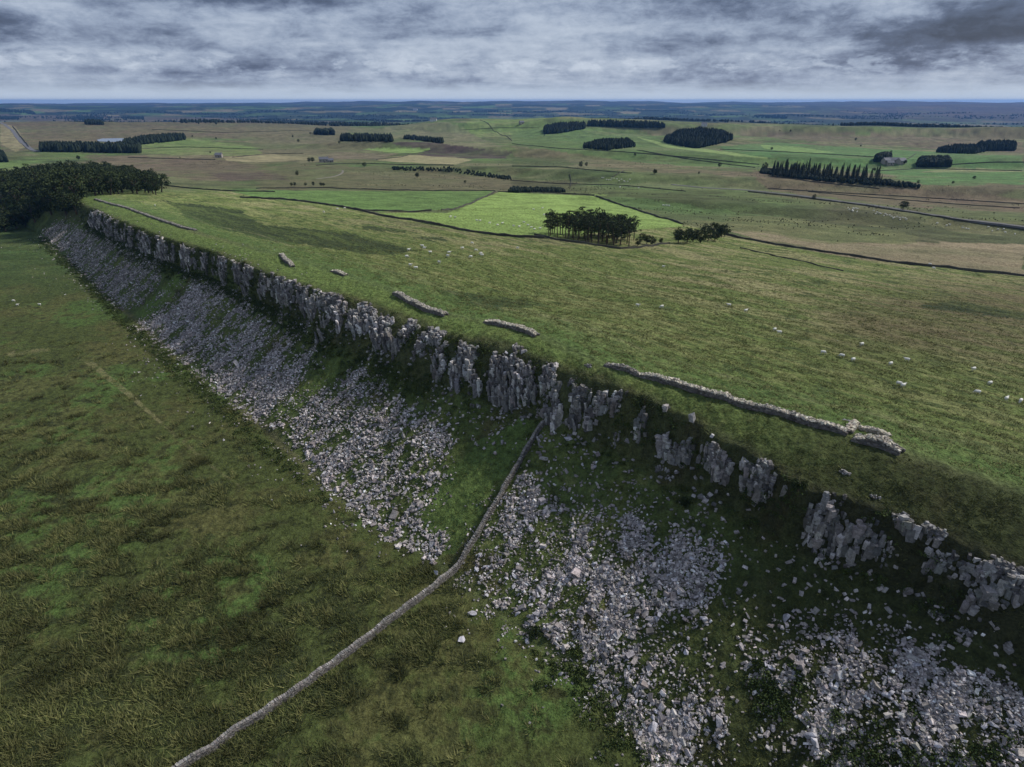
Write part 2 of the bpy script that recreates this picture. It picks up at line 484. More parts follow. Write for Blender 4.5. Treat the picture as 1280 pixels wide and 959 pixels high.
def ground_colour(x, y, z):
    n = (x + y) * Q; s = (x - y) * Q; r = np.hypot(x, y)
    u, v = project(x, y, z)
    a = nl(LW, s, 96); f = nl(LF, s, 66)
    col = np.zeros(x.shape + (3,))

    def put(c, w):
        nonlocal col
        w = np.clip(w, 0, 1)[:, None]
        col = col * (1 - w) + np.array(c) * w
    put((.078, .098, .040), np.ones_like(x))
    # open country patches
    p1 = fbm(x / 420, y / 420, 101, 4)
    p2 = fbm(x / 90, y / 45, 103, 4)
    put(MOOR, sm(.0, .3, p1) * .7)
    put((.14, .13, .065), sm(.05, .3, p2) * .5)
    put((.075, .125, .04), sm(.05, .3, fbm(x / 300, y / 300, 107, 3)) * .7)
    put((.105, .155, .05), sm(.08, .2, fbm(x / 170, y / 110, 203, 2)) * .45 * sm(500, 900, r))
    put((.17, .15, .09), sm(.10, .24, fbm(x / 210, y / 90, 205, 3)) * .55 * sm(500, 900, r))
    put((.05, .058, .03), sm(.14, .26, fbm(x / 120, y / 40, 207, 4)) * .6 * sm(400, 800, r))
    # far enclosed land: fields and woods in cells
    far = sm(1, 1.25, r / np.interp(np.degrees(np.arctan2(x, y)), [-60, -38, -25, -12, 0, 12, 25, 45], [4200, 3600, 2700, 1950, 2300, 2700, 2100, 1750]))
    if far.any():
        cx = x / 260 + .35 * fbm(x / 300, y / 300, 111, 2); cy = y / 420 + .35 * fbm(x / 300, y / 300, 113, 2)
        ci = np.floor(cx).astype(np.int64) & 0xffffffff; cj = np.floor(cy).astype(np.int64) & 0xffffffff
        hsh = _h(ci, cj, 5) / 4294967296.0
        hs2 = _h(ci, cj, 9) / 4294967296.0
        pal = np.array([(.05, .085, .032), (.07, .12, .04), (.12, .11, .06), (.02, .032, .018), (.018, .028, .017), (.05, .065, .03), (.16, .14, .085), (.022, .034, .02)])
        fc = pal[(hsh * 8).astype(int)] * (0.8 + .4 * hs2)[:, None]
        wd = sm(.03, .09, fbm(x / 1300, y / 620, 117, 5, .58))[:, None]
        fc = fc * (1 - wd) + np.array((.018, .028, .018)) * wd
        top = (sm(11000, 15000, r) * .8)[:, None]
        fc = fc * (1 - top) + np.array((.05, .045, .035)) * top
        th = np.degrees(np.arctan2(x, y))
        mo = (sm(18, 34, th) * sm(5500, 9000, r))[:, None]
        fc = fc * (1 - mo * .8) + np.array((.075, .05, .045)) * mo * .8
        col = col * (1 - far[:, None]) + fc * far[:, None]
    # painted outlines of the actual fields
    j1 = fbm(x / 40, y / 40, 121, 3) * (1 / np.maximum(r / 700, .4)); j2 = fbm(x / 40, y / 60, 123, 3) * (1 / np.maximum(r / 700, .4))
    for P, c, jit, w in FIELDS:
        m = inpoly(u + j1 * jit * 5, v + j2 * jit * 1.6, P) & (r > 150)
        if m.any():
            mw = m * w * (1 if jit < 1 else np.clip(.8 + .7 * fbm(x / 60, y / 34, 127, 3), .2, 1))
            put(c, mw * .93)
    # dip slope near the crag
    pk = sm(-2, 3, n - a) * (1 - sm(250, 330, n - a)) * sm(-620, -480, s) * ~inpoly(u, v, [(0, 130), (290, 130), (290, 240), (330, 249), (400, 254), (450, 264), (505, 274), (560, 285), (640, 296), (680, 297), (860, 282), (900, 292), (960, 305), (1080, 325), (1280, 346), (1400, 346), (1400, 130)])
    st = fbm(s / 60, n / 9, 131, 5, .6)
    big = fbm(s / 120, n / 55, 133, 3)
    fin = fbm(s / 9, n / 2.6, 137, 4, .65)
    nc = np.zeros(x.shape + (3,)) + np.array((.118, .150, .045))

    def nput(c, w):
        nonlocal nc
        w = np.clip(w, 0, 1)[:, None]; nc = nc * (1 - w) + np.array(c) * w
    nput((.27, .24, .125), sm(-.10, .24, st + .45 * fin) * (.25 + .75 * sm(40, 95, n - a)) * .85)
    nput((.205, .205, .082), sm(.0, .35, fin + .3 * st) * .65)
    nput((.040, .060, .022), sm(.05, .4, -fin - .2 * big) * .75)
    brown = sm(960, 1150, u + 120 * big) * sm(500, 400, v) * sm(330, 380, v)
    nput((.10, .078, .042), brown * (.55 + .8 * st))
    nput((.035, .05, .02), sm(.18, .34, st - .3 * big) * sm(60, 120, n - a) * sm(900, 500, u) * .7)
    for P in ([(205, 252), (300, 262), (330, 282), (430, 290), (522, 314), (480, 320), (340, 302), (240, 276)], [(515, 296), (560, 299), (562, 302), (520, 299)], [(455, 282), (505, 288), (510, 292), (450, 287)], [(545, 362), (620, 370), (680, 380), (630, 389), (560, 380)], [(1190, 375), (1280, 392), (1280, 400), (1150, 385)]):
        m = inpoly(u + 9 * st * 2, v + 5 * fin + 4 * st, P)
        nput((.032, .046, .019), m * np.clip(.78 + fin * 1.4 + st, 0, .95))
    nput((.085, .140, .04), (1 - sm(2, 22, n - a)) * .7)
    # worn path beside the ancient wall
    pth = np.exp(-((n - a - 13 - 5 * noise(s / 60, n * 0, 141)) / .8) ** 2)
    nput((.17, .17, .085), pth * np.clip(.35 + fin, 0, .7))
    col = col * (1 - pk[:, None]) + nc * pk[:, None]
    # slope: bracken, moss, turf
    sk = sm(-1, 2, n - f) * (1 - sm(-4, 2, n - a)) * sm(-700, -560, s)
    q1 = fbm(s / 16, n / 16, 151, 5, .6); q2 = fbm(s / 3.2, n / 3.2, 153, 4, .6); q3 = fbm(s / 45, n / 30, 157, 3)
    sc = np.zeros(x.shape + (3,)) + np.array((.058, .078, .024))

    def sput(c, w):
        nonlocal sc
        w = np.clip(w, 0, 1)[:, None]; sc = sc * (1 - w) + np.array(c) * w
    sput((.105, .120, .035), sm(.0, .5, q1 + .4 * q2) * .8)
    sput((.078, .104, .032), sm(.0, .35, q3) * .7)
    sput((.085, .062, .030), sm(.1, .5, -q1 + .4 * q2) * .55)
    sput((.026, .036, .014), sm(.08, .45, q2) * .75)
    sput((.125, .13, .048), sm(.1, .5, -q2) * .55)
    dk = sm(-50, -5, s)                               # rough heather and bracken further along, darkened as if in shade
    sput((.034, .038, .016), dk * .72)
    brow = sm(0, 5, n - nl(LT, s, 78)) * (1 - sm(-70, -10, s))
    sput((.100, .140, .040), brow * np.clip(.75 + .6 * q2, 0, 1))
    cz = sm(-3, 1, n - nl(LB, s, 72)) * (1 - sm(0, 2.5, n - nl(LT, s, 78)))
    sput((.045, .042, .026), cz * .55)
    for P, c, w in (([(530, 660), (520, 630), (560, 590), (600, 550), (650, 520), (672, 530), (650, 565), (610, 620), (590, 660), (570, 690), (545, 690)], (.078, .115, .032), .75),
                    ([(168, 395), (225, 338), (236, 344), (185, 400)], (.085, .125, .03), .7),
                    ([(335, 520), (385, 480), (420, 440), (430, 455), (400, 490), (350, 525)], (.085, .115, .032), .7)):
        m = inpoly(u + 12 * q2, v + 9 * q1, P); sput(c, m * w)
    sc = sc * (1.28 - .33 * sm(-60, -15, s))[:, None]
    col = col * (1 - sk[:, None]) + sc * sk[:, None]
    # low field
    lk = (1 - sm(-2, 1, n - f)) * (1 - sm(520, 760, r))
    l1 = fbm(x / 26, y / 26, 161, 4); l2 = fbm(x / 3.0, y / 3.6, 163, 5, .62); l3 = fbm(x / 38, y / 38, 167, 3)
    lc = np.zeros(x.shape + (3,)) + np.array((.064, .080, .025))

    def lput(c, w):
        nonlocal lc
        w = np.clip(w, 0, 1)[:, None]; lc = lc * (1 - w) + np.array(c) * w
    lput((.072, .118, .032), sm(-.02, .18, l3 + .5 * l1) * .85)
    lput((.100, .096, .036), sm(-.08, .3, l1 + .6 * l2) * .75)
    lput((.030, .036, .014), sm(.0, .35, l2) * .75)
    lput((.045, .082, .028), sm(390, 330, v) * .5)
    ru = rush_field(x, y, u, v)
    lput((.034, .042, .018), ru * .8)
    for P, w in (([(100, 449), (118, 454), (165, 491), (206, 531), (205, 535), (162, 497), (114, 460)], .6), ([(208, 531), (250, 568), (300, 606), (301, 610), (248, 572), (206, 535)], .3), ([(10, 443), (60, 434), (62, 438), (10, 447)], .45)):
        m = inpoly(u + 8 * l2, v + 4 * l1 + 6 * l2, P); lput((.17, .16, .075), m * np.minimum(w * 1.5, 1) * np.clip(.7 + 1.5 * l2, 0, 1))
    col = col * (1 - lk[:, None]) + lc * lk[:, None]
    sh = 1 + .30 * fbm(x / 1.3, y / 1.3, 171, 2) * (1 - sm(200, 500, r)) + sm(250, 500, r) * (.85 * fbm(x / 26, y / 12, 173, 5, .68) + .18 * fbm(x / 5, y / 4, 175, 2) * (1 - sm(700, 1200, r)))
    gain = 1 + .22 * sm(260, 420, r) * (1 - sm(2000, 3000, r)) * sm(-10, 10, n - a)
    return col * (sh * gain)[:, None]


def rush_field(x, y, u, v):
    """where the beds of rushes stand in the low field, with crisp edges"""
    l1 = fbm(x / 9, y / 6, 181, 4, .58) + .35 * fbm(x / 42, y / 42, 183, 2)
    thr = np.interp(v, [430, 480, 540, 620, 690, 760, 960], [.52, .34, .20, .13, .03, -.10, -.16])
    thr = thr - .10 * sm(220, 40, u) + .30 * sm(60, 160, u - np.interp(v, [700, 730, 815, 914, 1000], [580, 552, 440, 300, 180]))
    return sm(.0, .07, l1 - thr) * sm(430, 470, v)


# ------------------------------------------------------------------ the ground sheet
def ground():
    dense = np.radians(np.arange(-47, 47.001, 0.088))
    rest = np.radians(np.arange(47 + 4, 313, 4))
    th = np.concatenate([dense, rest])
    r = [0.5, 4, 10, 18, 26, 34, 40]
    while r[-1] < 420: r.append(r[-1] * 1.0031)
    while r[-1] < 1500: r.append(r[-1] * 1.006)
    while r[-1] < 23500: r.append(r[-1] * 1.012)
    r = np.array(r)
    T, RR = np.meshgrid(th, r)
    x = (RR * np.sin(T)).ravel(); y = (RR * np.cos(T)).ravel()
    z = height(x, y)
    for P in LAKES:
        u, v = project(x, y, z); m = inpoly(u, v, P[0]) & (np.hypot(x, y) > 300)
        z[m] = np.minimum(z[m], P[1] - .8)
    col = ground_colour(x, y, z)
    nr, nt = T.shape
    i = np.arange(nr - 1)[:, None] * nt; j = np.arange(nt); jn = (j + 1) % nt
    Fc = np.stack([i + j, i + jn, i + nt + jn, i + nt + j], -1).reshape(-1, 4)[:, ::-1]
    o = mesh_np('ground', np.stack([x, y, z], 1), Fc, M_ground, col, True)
    tag(o, kind='structure')
    global HTOP, HBOT
    HTOP = max(CAMH + 3, float(z.max()) + 5); HBOT = float(z.min()) - 2
    print('ground', len(x), HTOP, HBOT)
    return o


LAKES = []
LK = [(121, 175), (128, 173.2), (150, 172.8), (168, 173.6), (164, 177), (140, 177.4), (124, 176.8)]


def lake():
    pts = []
    x, y, z = hit([p[0] for p in LK], [p[1] for p in LK])
    zz = float(np.median(z)) + .1
    xs, ys = at_z(np.array([p[0] for p in LK]), np.array([p[1] for p in LK]), zz)
    big = [(u + (u - 145) * .35, v + (v - 175.2) * .9) for u, v in LK]
    LAKES.append((big, zz))
    cx, cy = xs.mean(), ys.mean()
    V = [(cx, cy, zz)] + [(cx + (a - cx) * 1.02, cy + (b - cy) * 1.02, zz) for a, b in zip(xs, ys)]
    n = len(xs)
    Fc = [(0, i + 1, (i + 1) % n + 1) for i in range(n)]
    m = bpy.data.materials.new('lake_water'); m.use_nodes = True
    t = NT(m.node_tree)
    nz = t.n('ShaderNodeTexNoise', {'Scale': .4, 'Detail': 3.0})
    p = t.n('ShaderNodeBsdfPrincipled', {'Base Color': (.02, .03, .04, 1), 'Roughness': .08, 'Specular IOR Level': .8, 'Normal': t.n('ShaderNodeBump', {'Strength': .08, 'Height': (nz, 0)})})
    t.n('ShaderNodeOutputMaterial', {0: p})
    o = mesh_np('lake', V, Fc, m); tag(o, kind='structure')


lake()
ground()


# ------------------------------------------------------------------ scatter in photo outlines
def scatter(polys, n, jit=0, soft=0):
    """world points spread evenly over the ground inside outlines"""
    if not isinstance(polys[0][0], (tuple, list)): polys = [polys]
    out = []
    areas = []
    for P in polys:
        x, y, z = hit([p[0] for p in P], [p[1] for p in P])
        areas.append((x.min(), x.max(), y.min(), y.max(), P))
    tot = sum((a[1] - a[0]) * (a[3] - a[2]) for a in areas)
    X = []; Y = []; got = 0
    for rnd in range(25):
        for a in areas:
            k = max(150, int(max(n, 400) * 1.5 * (a[1] - a[0]) * (a[3] - a[2]) / tot))
            x = rng.uniform(a[0], a[1], k); y = rng.uniform(a[2], a[3], k)
            z = height(x, y, False); u, v = project(x, y, z)
            if jit:
                u = u + jit * fbm(x / 3, y / 3, 201, 3); v = v + jit * fbm(x / 3, y / 3, 203, 3)
            if soft:
                g_ = rng.normal(0, soft, (2, k)) * (rng.uniform(0, 1, k) < .5); u = u + g_[0]; v = v + g_[1]
            m = inpoly(u, v, a[4])
            X.append(x[m]); Y.append(y[m]); got += int(m.sum())
        if got >= n: break
    X = np.concatenate(X); Y = np.concatenate(Y)
    i = rng.permutation(len(X))[:n]
    return X[i], Y[i]


def rotmats(rx, ry, rz):
    cx, sx, cy, sy, cz, sz = np.cos(rx), np.sin(rx), np.cos(ry), np.sin(ry), np.cos(rz), np.sin(rz)
    m = np.empty((len(rx), 3, 3))
    m[:, 0, 0] = cz * cy; m[:, 0, 1] = cz * sy * sx - sz * cx; m[:, 0, 2] = cz * sy * cx + sz * sx
    m[:, 1, 0] = sz * cy; m[:, 1, 1] = sz * sy * sx + cz * cx; m[:, 1, 2] = sz * sy * cx - cz * sx
    m[:, 2, 0] = -sy; m[:, 2, 1] = cy * sx; m[:, 2, 2] = cy * cx
    return m


BOX = np.array([(-1, -1, -1), (1, -1, -1), (1, 1, -1), (-1, 1, -1), (-1, -1, 1), (1, -1, 1), (1, 1, 1), (-1, 1, 1)], float)
BF = np.array([(0, 3, 2, 1), (4, 5, 6, 7), (0, 1, 5, 4), (1, 2, 6, 5), (2, 3, 7, 6), (3, 0, 4, 7)])


def stones(P, size, rot, jit=.3, cols=None, local=False):
    """N rough six-sided stones; P (N,3) centres, size (N,3) half sizes, rot (N,3,3)"""
    N = len(P)
    b = BOX[None] * (1 + rng.uniform(-jit, jit, (N, 8, 3))) * size[:, None, :]
    v = np.einsum('nij,nkj->nki', rot, b) + P[:, None, :]
    Fc = (BF[None] + (np.arange(N) * 8)[:, None, None]).reshape(-1, 4)
    c = np.repeat(cols, 8, 0) if cols is not None else None
    return v.reshape(-1, 3), Fc, c


def greys(n, base=(.36, .35, .38), var=.3, warm=.03):
    k = np.exp(rng.normal(0, var, n))[:, None]
    c = np.array(base)[None] * k
    c[:, 0] *= 1 + rng.normal(0, warm, n); c[:, 2] *= 1 + rng.normal(0, warm, n)
    return np.clip(c, .03, .75)


def blades(X, Y, Z, K, h, w, spread, lean, c0, c1, wind=(0, 0)):
    """K thin triangular blades round each point"""
    N = len(X); n = N * K
    x = np.repeat(X, K) + rng.normal(0, 1, n) * np.repeat(spread, K); y = np.repeat(Y, K) + rng.normal(0, 1, n) * np.repeat(spread, K)
    z = np.repeat(Z, K) - .06
    a = rng.uniform(0, 2 * math.pi, n); hh = np.repeat(h, K) * rng.uniform(.6, 1.25, n); ww = np.repeat(w, K) * rng.uniform(.6, 1.4, n)
    dx, dy = np.cos(a) * ww, np.sin(a) * ww
    ox = (x - np.repeat(X, K)) / np.repeat(spread + 1e-3, K); oy = (y - np.repeat(Y, K)) / np.repeat(spread + 1e-3, K)
    lx = (ox * .5 + rng.normal(0, .5, n)) * lean * hh + wind[0] * hh; ly = (oy * .5 + rng.normal(0, .5, n)) * lean * hh + wind[1] * hh
    V = np.empty((n, 3, 3))
    V[:, 0] = np.stack([x - dx, y - dy, z], 1); V[:, 1] = np.stack([x + dx, y + dy, z], 1)
    V[:, 2] = np.stack([x + lx, y + ly, z + hh], 1)
    t = rng.uniform(0, 1, n)[:, None]
    tc = np.repeat(rng.uniform(0, 1, N), K)[:, None]
    t = .5 * t + .5 * tc
    c = np.array(c0)[None] * (1 - t) + np.array(c1)[None] * t
    return V.reshape(-1, 3), np.arange(n * 3).reshape(-1, 3), np.repeat(c, 3, 0)


def leafclumps(X, Y, Z, rad, K, ls, c0, c1, flat=.7):
    """bushy mounds: K small leaf quads in a dome of radius rad at each point"""
    N = len(X); n = N * K
    d = rng.normal(0, 1, (n, 3)); d /= np.linalg.norm(d, axis=1)[:, None]; d[:, 2] = np.abs(d[:, 2]) * flat
    rr = np.repeat(rad, K) * rng.uniform(.55, 1.05, n)
    P = np.stack([np.repeat(X, K), np.repeat(Y, K), np.repeat(Z, K)], 1) + d * rr[:, None]
    a = rng.normal(0, 1, (n, 3)); a /= np.linalg.norm(a, axis=1)[:, None]
    b = np.cross(a, rng.normal(0, 1, (n, 3))); b /= np.linalg.norm(b, axis=1)[:, None] + 1e-9
    L = (np.repeat(ls, K) if np.ndim(ls) else ls) * rng.uniform(.5, 1.2, n)
    a *= np.atleast_1d(L)[:, None]; b *= np.atleast_1d(L)[:, None] * .7
    V = np.stack([P - a, P - b, P + a, P + b], 1).reshape(-1, 3)
    t = (.6 * rng.uniform(0, 1, n) + .4 * np.repeat(rng.uniform(0, 1, N), K))[:, None]
    c = np.array(c0)[None] * (1 - t) + np.array(c1)[None] * t
    return V, np.arange(n * 4).reshape(-1, 4), np.repeat(c, 4, 0)


def join(*parts):
    V = []; Fc = []; Cc = []; o = 0
    for v, f, c in parts:
        V.append(v); Fc.append(f + o); Cc.append(c); o += len(v)
    return np.concatenate(V), np.concatenate(Fc), np.concatenate(Cc)


# ------------------------------------------------------------------ scree
SCREE = {
    'far': [[(50, 290), (72, 280), (100, 284), (128, 296), (150, 298), (200, 325), (204, 345), (170, 385), (150, 384), (125, 358), (100, 334)]],
    'mid': [[(172, 402), (222, 347), (245, 346), (275, 362), (335, 392), (400, 432), (408, 452), (372, 500), (335, 512), (340, 530), (310, 515), (250, 464), (200, 424)],
            [(340, 530), (372, 505), (440, 458), (485, 474), (480, 500), (520, 512), (574, 543), (562, 598), (524, 640), (520, 655), (562, 680), (546, 706), (500, 685), (440, 645), (405, 600), (370, 560)]],
    'wall': [[(640, 622), (662, 592), (668, 612), (700, 625), (725, 640), (790, 645), (830, 672), (855, 685), (912, 668), (908, 718), (880, 758), (862, 830), (890, 860), (905, 930), (880, 959), (830, 990), (790, 925), (750, 880), (728, 835), (690, 800), (640, 775), (605, 745), (562, 728), (600, 685)]],
    'near': [[(922, 815), (965, 772), (1020, 785), (1060, 790), (1120, 800), (1200, 845), (1285, 880), (1290, 1000), (1040, 1000), (1010, 930), (970, 870), (930, 850)]],
}


GREEN = [[(168, 398), (226, 338), (246, 348), (232, 362), (186, 406)], [(328, 524), (352, 500), (392, 462), (414, 440), (436, 450), (424, 470), (386, 505), (345, 532)], [(205, 330), (225, 345), (212, 352), (198, 344)],
         [(760, 690), (800, 700), (790, 725), (765, 715)], [(820, 780), (860, 770), (850, 810), (815, 815)], [(700, 740), (735, 735), (730, 760), (700, 765)], [(985, 850), (1030, 860), (1020, 900), (985, 890)]]


def mask_scree(x, y, lvl):
    u, v = project(x, y, height(x, y, False))
    u = u + rng.normal(0, 4, len(x)); v = v + rng.normal(0, 4, len(x))
    g = np.zeros(len(x), bool)
    for P in GREEN: g |= inpoly(u, v, P)
    g &= rng.uniform(0, 1, len(x)) > .07
    return _mask_scree(x, y, lvl) & ~g


def _mask_scree(x, y, lvl):
    lvl = lvl + rng.normal(0, .11, len(x))
    s = (x - y) * Q; n = (x + y) * Q
    a = .75 * fbm(s / 5.5, n / 11, 301, 4, .6) + .5 * fbm(s / 16, n / 18, 305, 2) + .10 + .55 * fbm(s / 1.9, n / 2.8, 303, 3, .6)
    return a > lvl


def place_stones(x, y, lo, hi, base, var, sink=.35, nm='scree', long=1.9):
    N = len(x); sz = np.exp(rng.uniform(np.log(lo), np.log(hi), N)) * (1 + .55 * (rng.uniform(0, 1, N) > .975))
    S3 = np.stack([sz * rng.uniform(.8, long, N), sz * rng.uniform(.6, 1.1, N), sz * rng.uniform(.4, .8, N)], 1) * .5
    z = height(x, y)
    Rm = rotmats(rng.normal(0, .45, N), rng.normal(0, .5, N), rng.uniform(0, 6.28, N))
    P = np.stack([x, y, z + sz * (.3 - sink * .5) + rng.uniform(0, .12, N)], 1)
    return stones(P, S3, Rm, .28, greys(N, base, var))


parts = []
LAV = (.315, .285, .275)
for key, N, lvl, lo, hi in (('far', 15000, .02, .24, .50), ('mid', 48000, .10, .17, .48), ('wall', 40000, .23, .13, .42), ('near', 24000, .24, .13, .42)):
    x, y = scatter(SCREE[key], int(N), jit=22 if key != 'far' else 12, soft=(12 if key in ('wall', 'near') else 6))
    m = mask_scree(x, y, lvl)
    x, y = x[m], y[m]
    b = np.array(LAV) * (.85 if key == 'far' else 1)
    parts.append(place_stones(x, y, lo, hi, b, .5))
    # fringe of loose stones
    x, y = scatter(SCREE[key], int(N * .08), jit=110 if key != 'far' else 30, soft=25)
    parts.append(place_stones(x, y, lo, hi * .8, b * .9, .4))
    # the bigger blocks, mostly rolled to the lower part
    x, y = scatter(SCREE[key], int(N * .05), jit=20, soft=8)
    nn_ = (x + y) * Q; m = (rng.uniform(0, 1, len(x)) < np.clip(1.1 - (nn_ - 54) / 24, .12, 1)) & mask_scree(x, y, lvl - .1)
    parts.append(place_stones(x[m], y[m], hi * .9, hi * 1.9, b * .95, .3))
v, f, c = join(*parts)
o = mesh_np('scree', v, f, M_rock, c)
tag(o, 'pale grey slabs and broken stones of the scree below the cliff', kind='stuff')
print('scree', len(v) // 8)
# loose stones lying in the turf of the slope
x, y = scatter([(560, 500), (700, 540), (900, 640), (1280, 800), (1280, 960), (860, 960), (700, 640), (600, 560), (480, 470)], 900)
v, f, c = place_stones(x, y, .2, .6, LAV, .3)
tag(mesh_np('scattered_rubble', v, f, M_rock, c), 'small loose stones strewn over the grassy slope', kind='stuff')


def hull(seed, npt=16, e=(1, .8, .65)):
    rr = random.Random(seed)
    bm = bmesh.new()
    for _ in range(npt):
        a = Vector((rr.gauss(0, 1), rr.gauss(0, 1), rr.gauss(0, 1))).normalized()
        k = rr.uniform(.8, 1.05)
        bm.verts.new((a.x * e[0] * k, a.y * e[1] * k, a.z * e[2] * k))
    bmesh.ops.convex_hull(bm, input=bm.verts[:])
    bmesh.ops.delete(bm, geom=[v for v in bm.verts if not v.link_faces], context='VERTS')
    bmesh.ops.bevel(bm, geom=bm.edges[:], offset=.035, segments=1, affect='EDGES')
    me = bpy.data.meshes.new('boulder'); bm.to_mesh(me); bm.free()
    at = me.color_attributes.new('Col', 'FLOAT_COLOR', 'POINT')
    k = rr.uniform(.8, 1.2)
    for d in at.data: d.color = (.40 * k, .385 * k, .415 * k, 1)
    me.materials.append(M_rock)
    return me


hulls = [hull(i, 12 + i % 5, (1, random.uniform(.55, .85), random.uniform(.45, .7))) for i in range(12)]
BOULD = {'wall': (150, 'grey angular boulder in the scree right of the crossing drystone wall', 'boulders in the scree beside the drystone wall', .38, .72),
         'near': (85, 'grey angular boulder in the dark scree at the bottom right corner', 'boulders in the bottom right scree', .34, .7),
         'mid': (45, 'grey angular boulder in the long scree left of the drystone wall', 'boulders in the long left scree', .4, .7)}
for key, (N, lab, grp, lo, hi) in BOULD.items():
    P = SCREE[key] if key != 'mid' else [SCREE['mid'][1]]
    x, y = scatter(P, N * 2, jit=15); m = mask_scree(x, y, -.05); x, y = x[m][:N], y[m][:N]
    z = height(x, y)
    for a, b, cc in zip(x, y, z):
        o = bpy.data.objects.new('boulder', random.choice(hulls)); C.objects.link(o)
        k = random.uniform(lo, hi)
        o.scale = (k * random.uniform(.8, 1.3), k * random.uniform(.7, 1), k * random.uniform(.7, 1.1))
        o.location = (a, b, cc + k * .28); o.rotation_euler = (random.uniform(-.5, .5), random.uniform(-.5, .5), random.uniform(0, 6.3))
        tag(o, lab, 'boulder', grp)
SINGLE = [(590, 768, 1.15, 'pale boulder in the grass just left of the scree, the upper of two'),
          (577, 801, 1.0, 'pale boulder alone in the grass, the lower of two beside the scree'),
          (710, 549, 1.15, 'white faced block on the turf right of the drystone wall top'),
          (743, 584, .75, 'flat white slab lying on the turf below the crag'),
          (728, 581, .6, 'upright pale block beside a flat slab on the turf'),
          (672, 770, 1.3, 'round brown tinted boulder near the lower edge of the scree'),
          (880, 776, 1.2, 'squared brown boulder high in the right part of the scree'),
          (700, 844, .75, 'pale stone half sunk in the grass below the scree'),
          (816, 912, 1.2, 'round grey boulder at the foot of the scree near the bottom edge'),
          (897, 908, 1.2, 'long tilted grey slab near the bottom edge'),
          (1022, 936, 1.9, 'largest boulder at the bottom edge, broad and rounded'),
          (1012, 924, 1.3, 'flat boulder leaning on the broad one at the bottom edge'),
          (982, 772, 1.2, 'pale flat topped block above the bottom right scree'),
          (545, 718, .9, 'boulder at the corner of the drystone wall and scree'),
          (280, 551, .5, 'small white stone in the open lower field'),
          (340, 626, .5, 'small pale stone in the lower field near the rushes'),
          (414, 626, .9, 'yellowish boulder at the foot of the long scree'),
          (418, 641, .8, 'white boulder at the foot of the long scree'),
          (634, 604, .9, 'brown rock in the turf left of the drystone wall')]
for i, (u, v, k, lab) in enumerate(SINGLE):
    a, b, cc = H1(u, v)
    o = bpy.data.objects.new('boulder', hulls[i % 12]); C.objects.link(o)
    o.scale = (k, k * .85, k * .8); o.location = (a, b, cc + k * .25); o.rotation_euler = (.2, .1 * i, i * 1.3)
    tag(o, lab, 'boulder')


# ------------------------------------------------------------------ cliff columns
def columns(X, Y, rad, hgt, base, var=.25, taper=.9, lean=.05, K=6):
    """broken dolerite columns: tapered many-sided prisms with ledges"""
    N = len(X); Z = height(X, Y)
    ang = np.arange(K) / K * 2 * math.pi
    a = ang[None] + rng.uniform(-.25, .25, (N, K)) + rng.uniform(0, 6.28, (N, 1))
    rr = rad[:, None] * rng.uniform(.75, 1.2, (N, K))
    lx = rng.normal(0, lean, N) - lean; ly = rng.normal(0, lean, N) - lean
    rings = []
    lv = [-0.25, .3, .34, .68, .71, 1.0]
    k = 1.0
    for i, t in enumerate(lv):
        if i in (2, 4): ox, oy = rng.normal(0, .20, (2, N)) * rad; sc = rng.uniform(.62, 1.08, N)
        elif i == 0: ox = oy = np.zeros(N); sc = np.full(N, 1.08)
        zt = Z + hgt * t - (.6 if i == 0 else 0)
        px = X[:, None] + (lx * hgt * t)[:, None] + ox[:, None] + np.cos(a) * rr * (sc * (1 - (1 - taper) * max(t, 0)))[:, None]
        py = Y[:, None] + (ly * hgt * t)[:, None] + oy[:, None] + np.sin(a) * rr * (sc * (1 - (1 - taper) * max(t, 0)))[:, None]
        pz = np.repeat(zt[:, None], K, 1)
        if i == len(lv) - 1: pz = pz + rng.uniform(-.25, .15, (N, K)) * rad[:, None]
        rings.append(np.stack([px, py, pz], -1))
    top = rings[-1].mean(1); top[:, 2] += rad * .18
    V = np.concatenate(rings + [top[:, None, :]], 1)
    nv = V.shape[1]; L = len(lv)
    q = []
    for i in range(L - 1):
        for j in range(K):
            jn = (j + 1) % K
            q.append((i * K + j, i * K + jn, (i + 1) * K + jn, (i + 1) * K + j))
    for j in range(0, K, 2):
        q.append(((L - 1) * K + j, (L - 1) * K + (j + 1) % K, (L - 1) * K + (j + 2) % K, nv - 1))
    q = np.array(q)
    Fc = (q[None] + (np.arange(N) * nv)[:, None, None]).reshape(-1, 4)
    c = greys(N, base, var)
    return V.reshape(-1, 3), Fc, np.repeat(c, nv, 0)


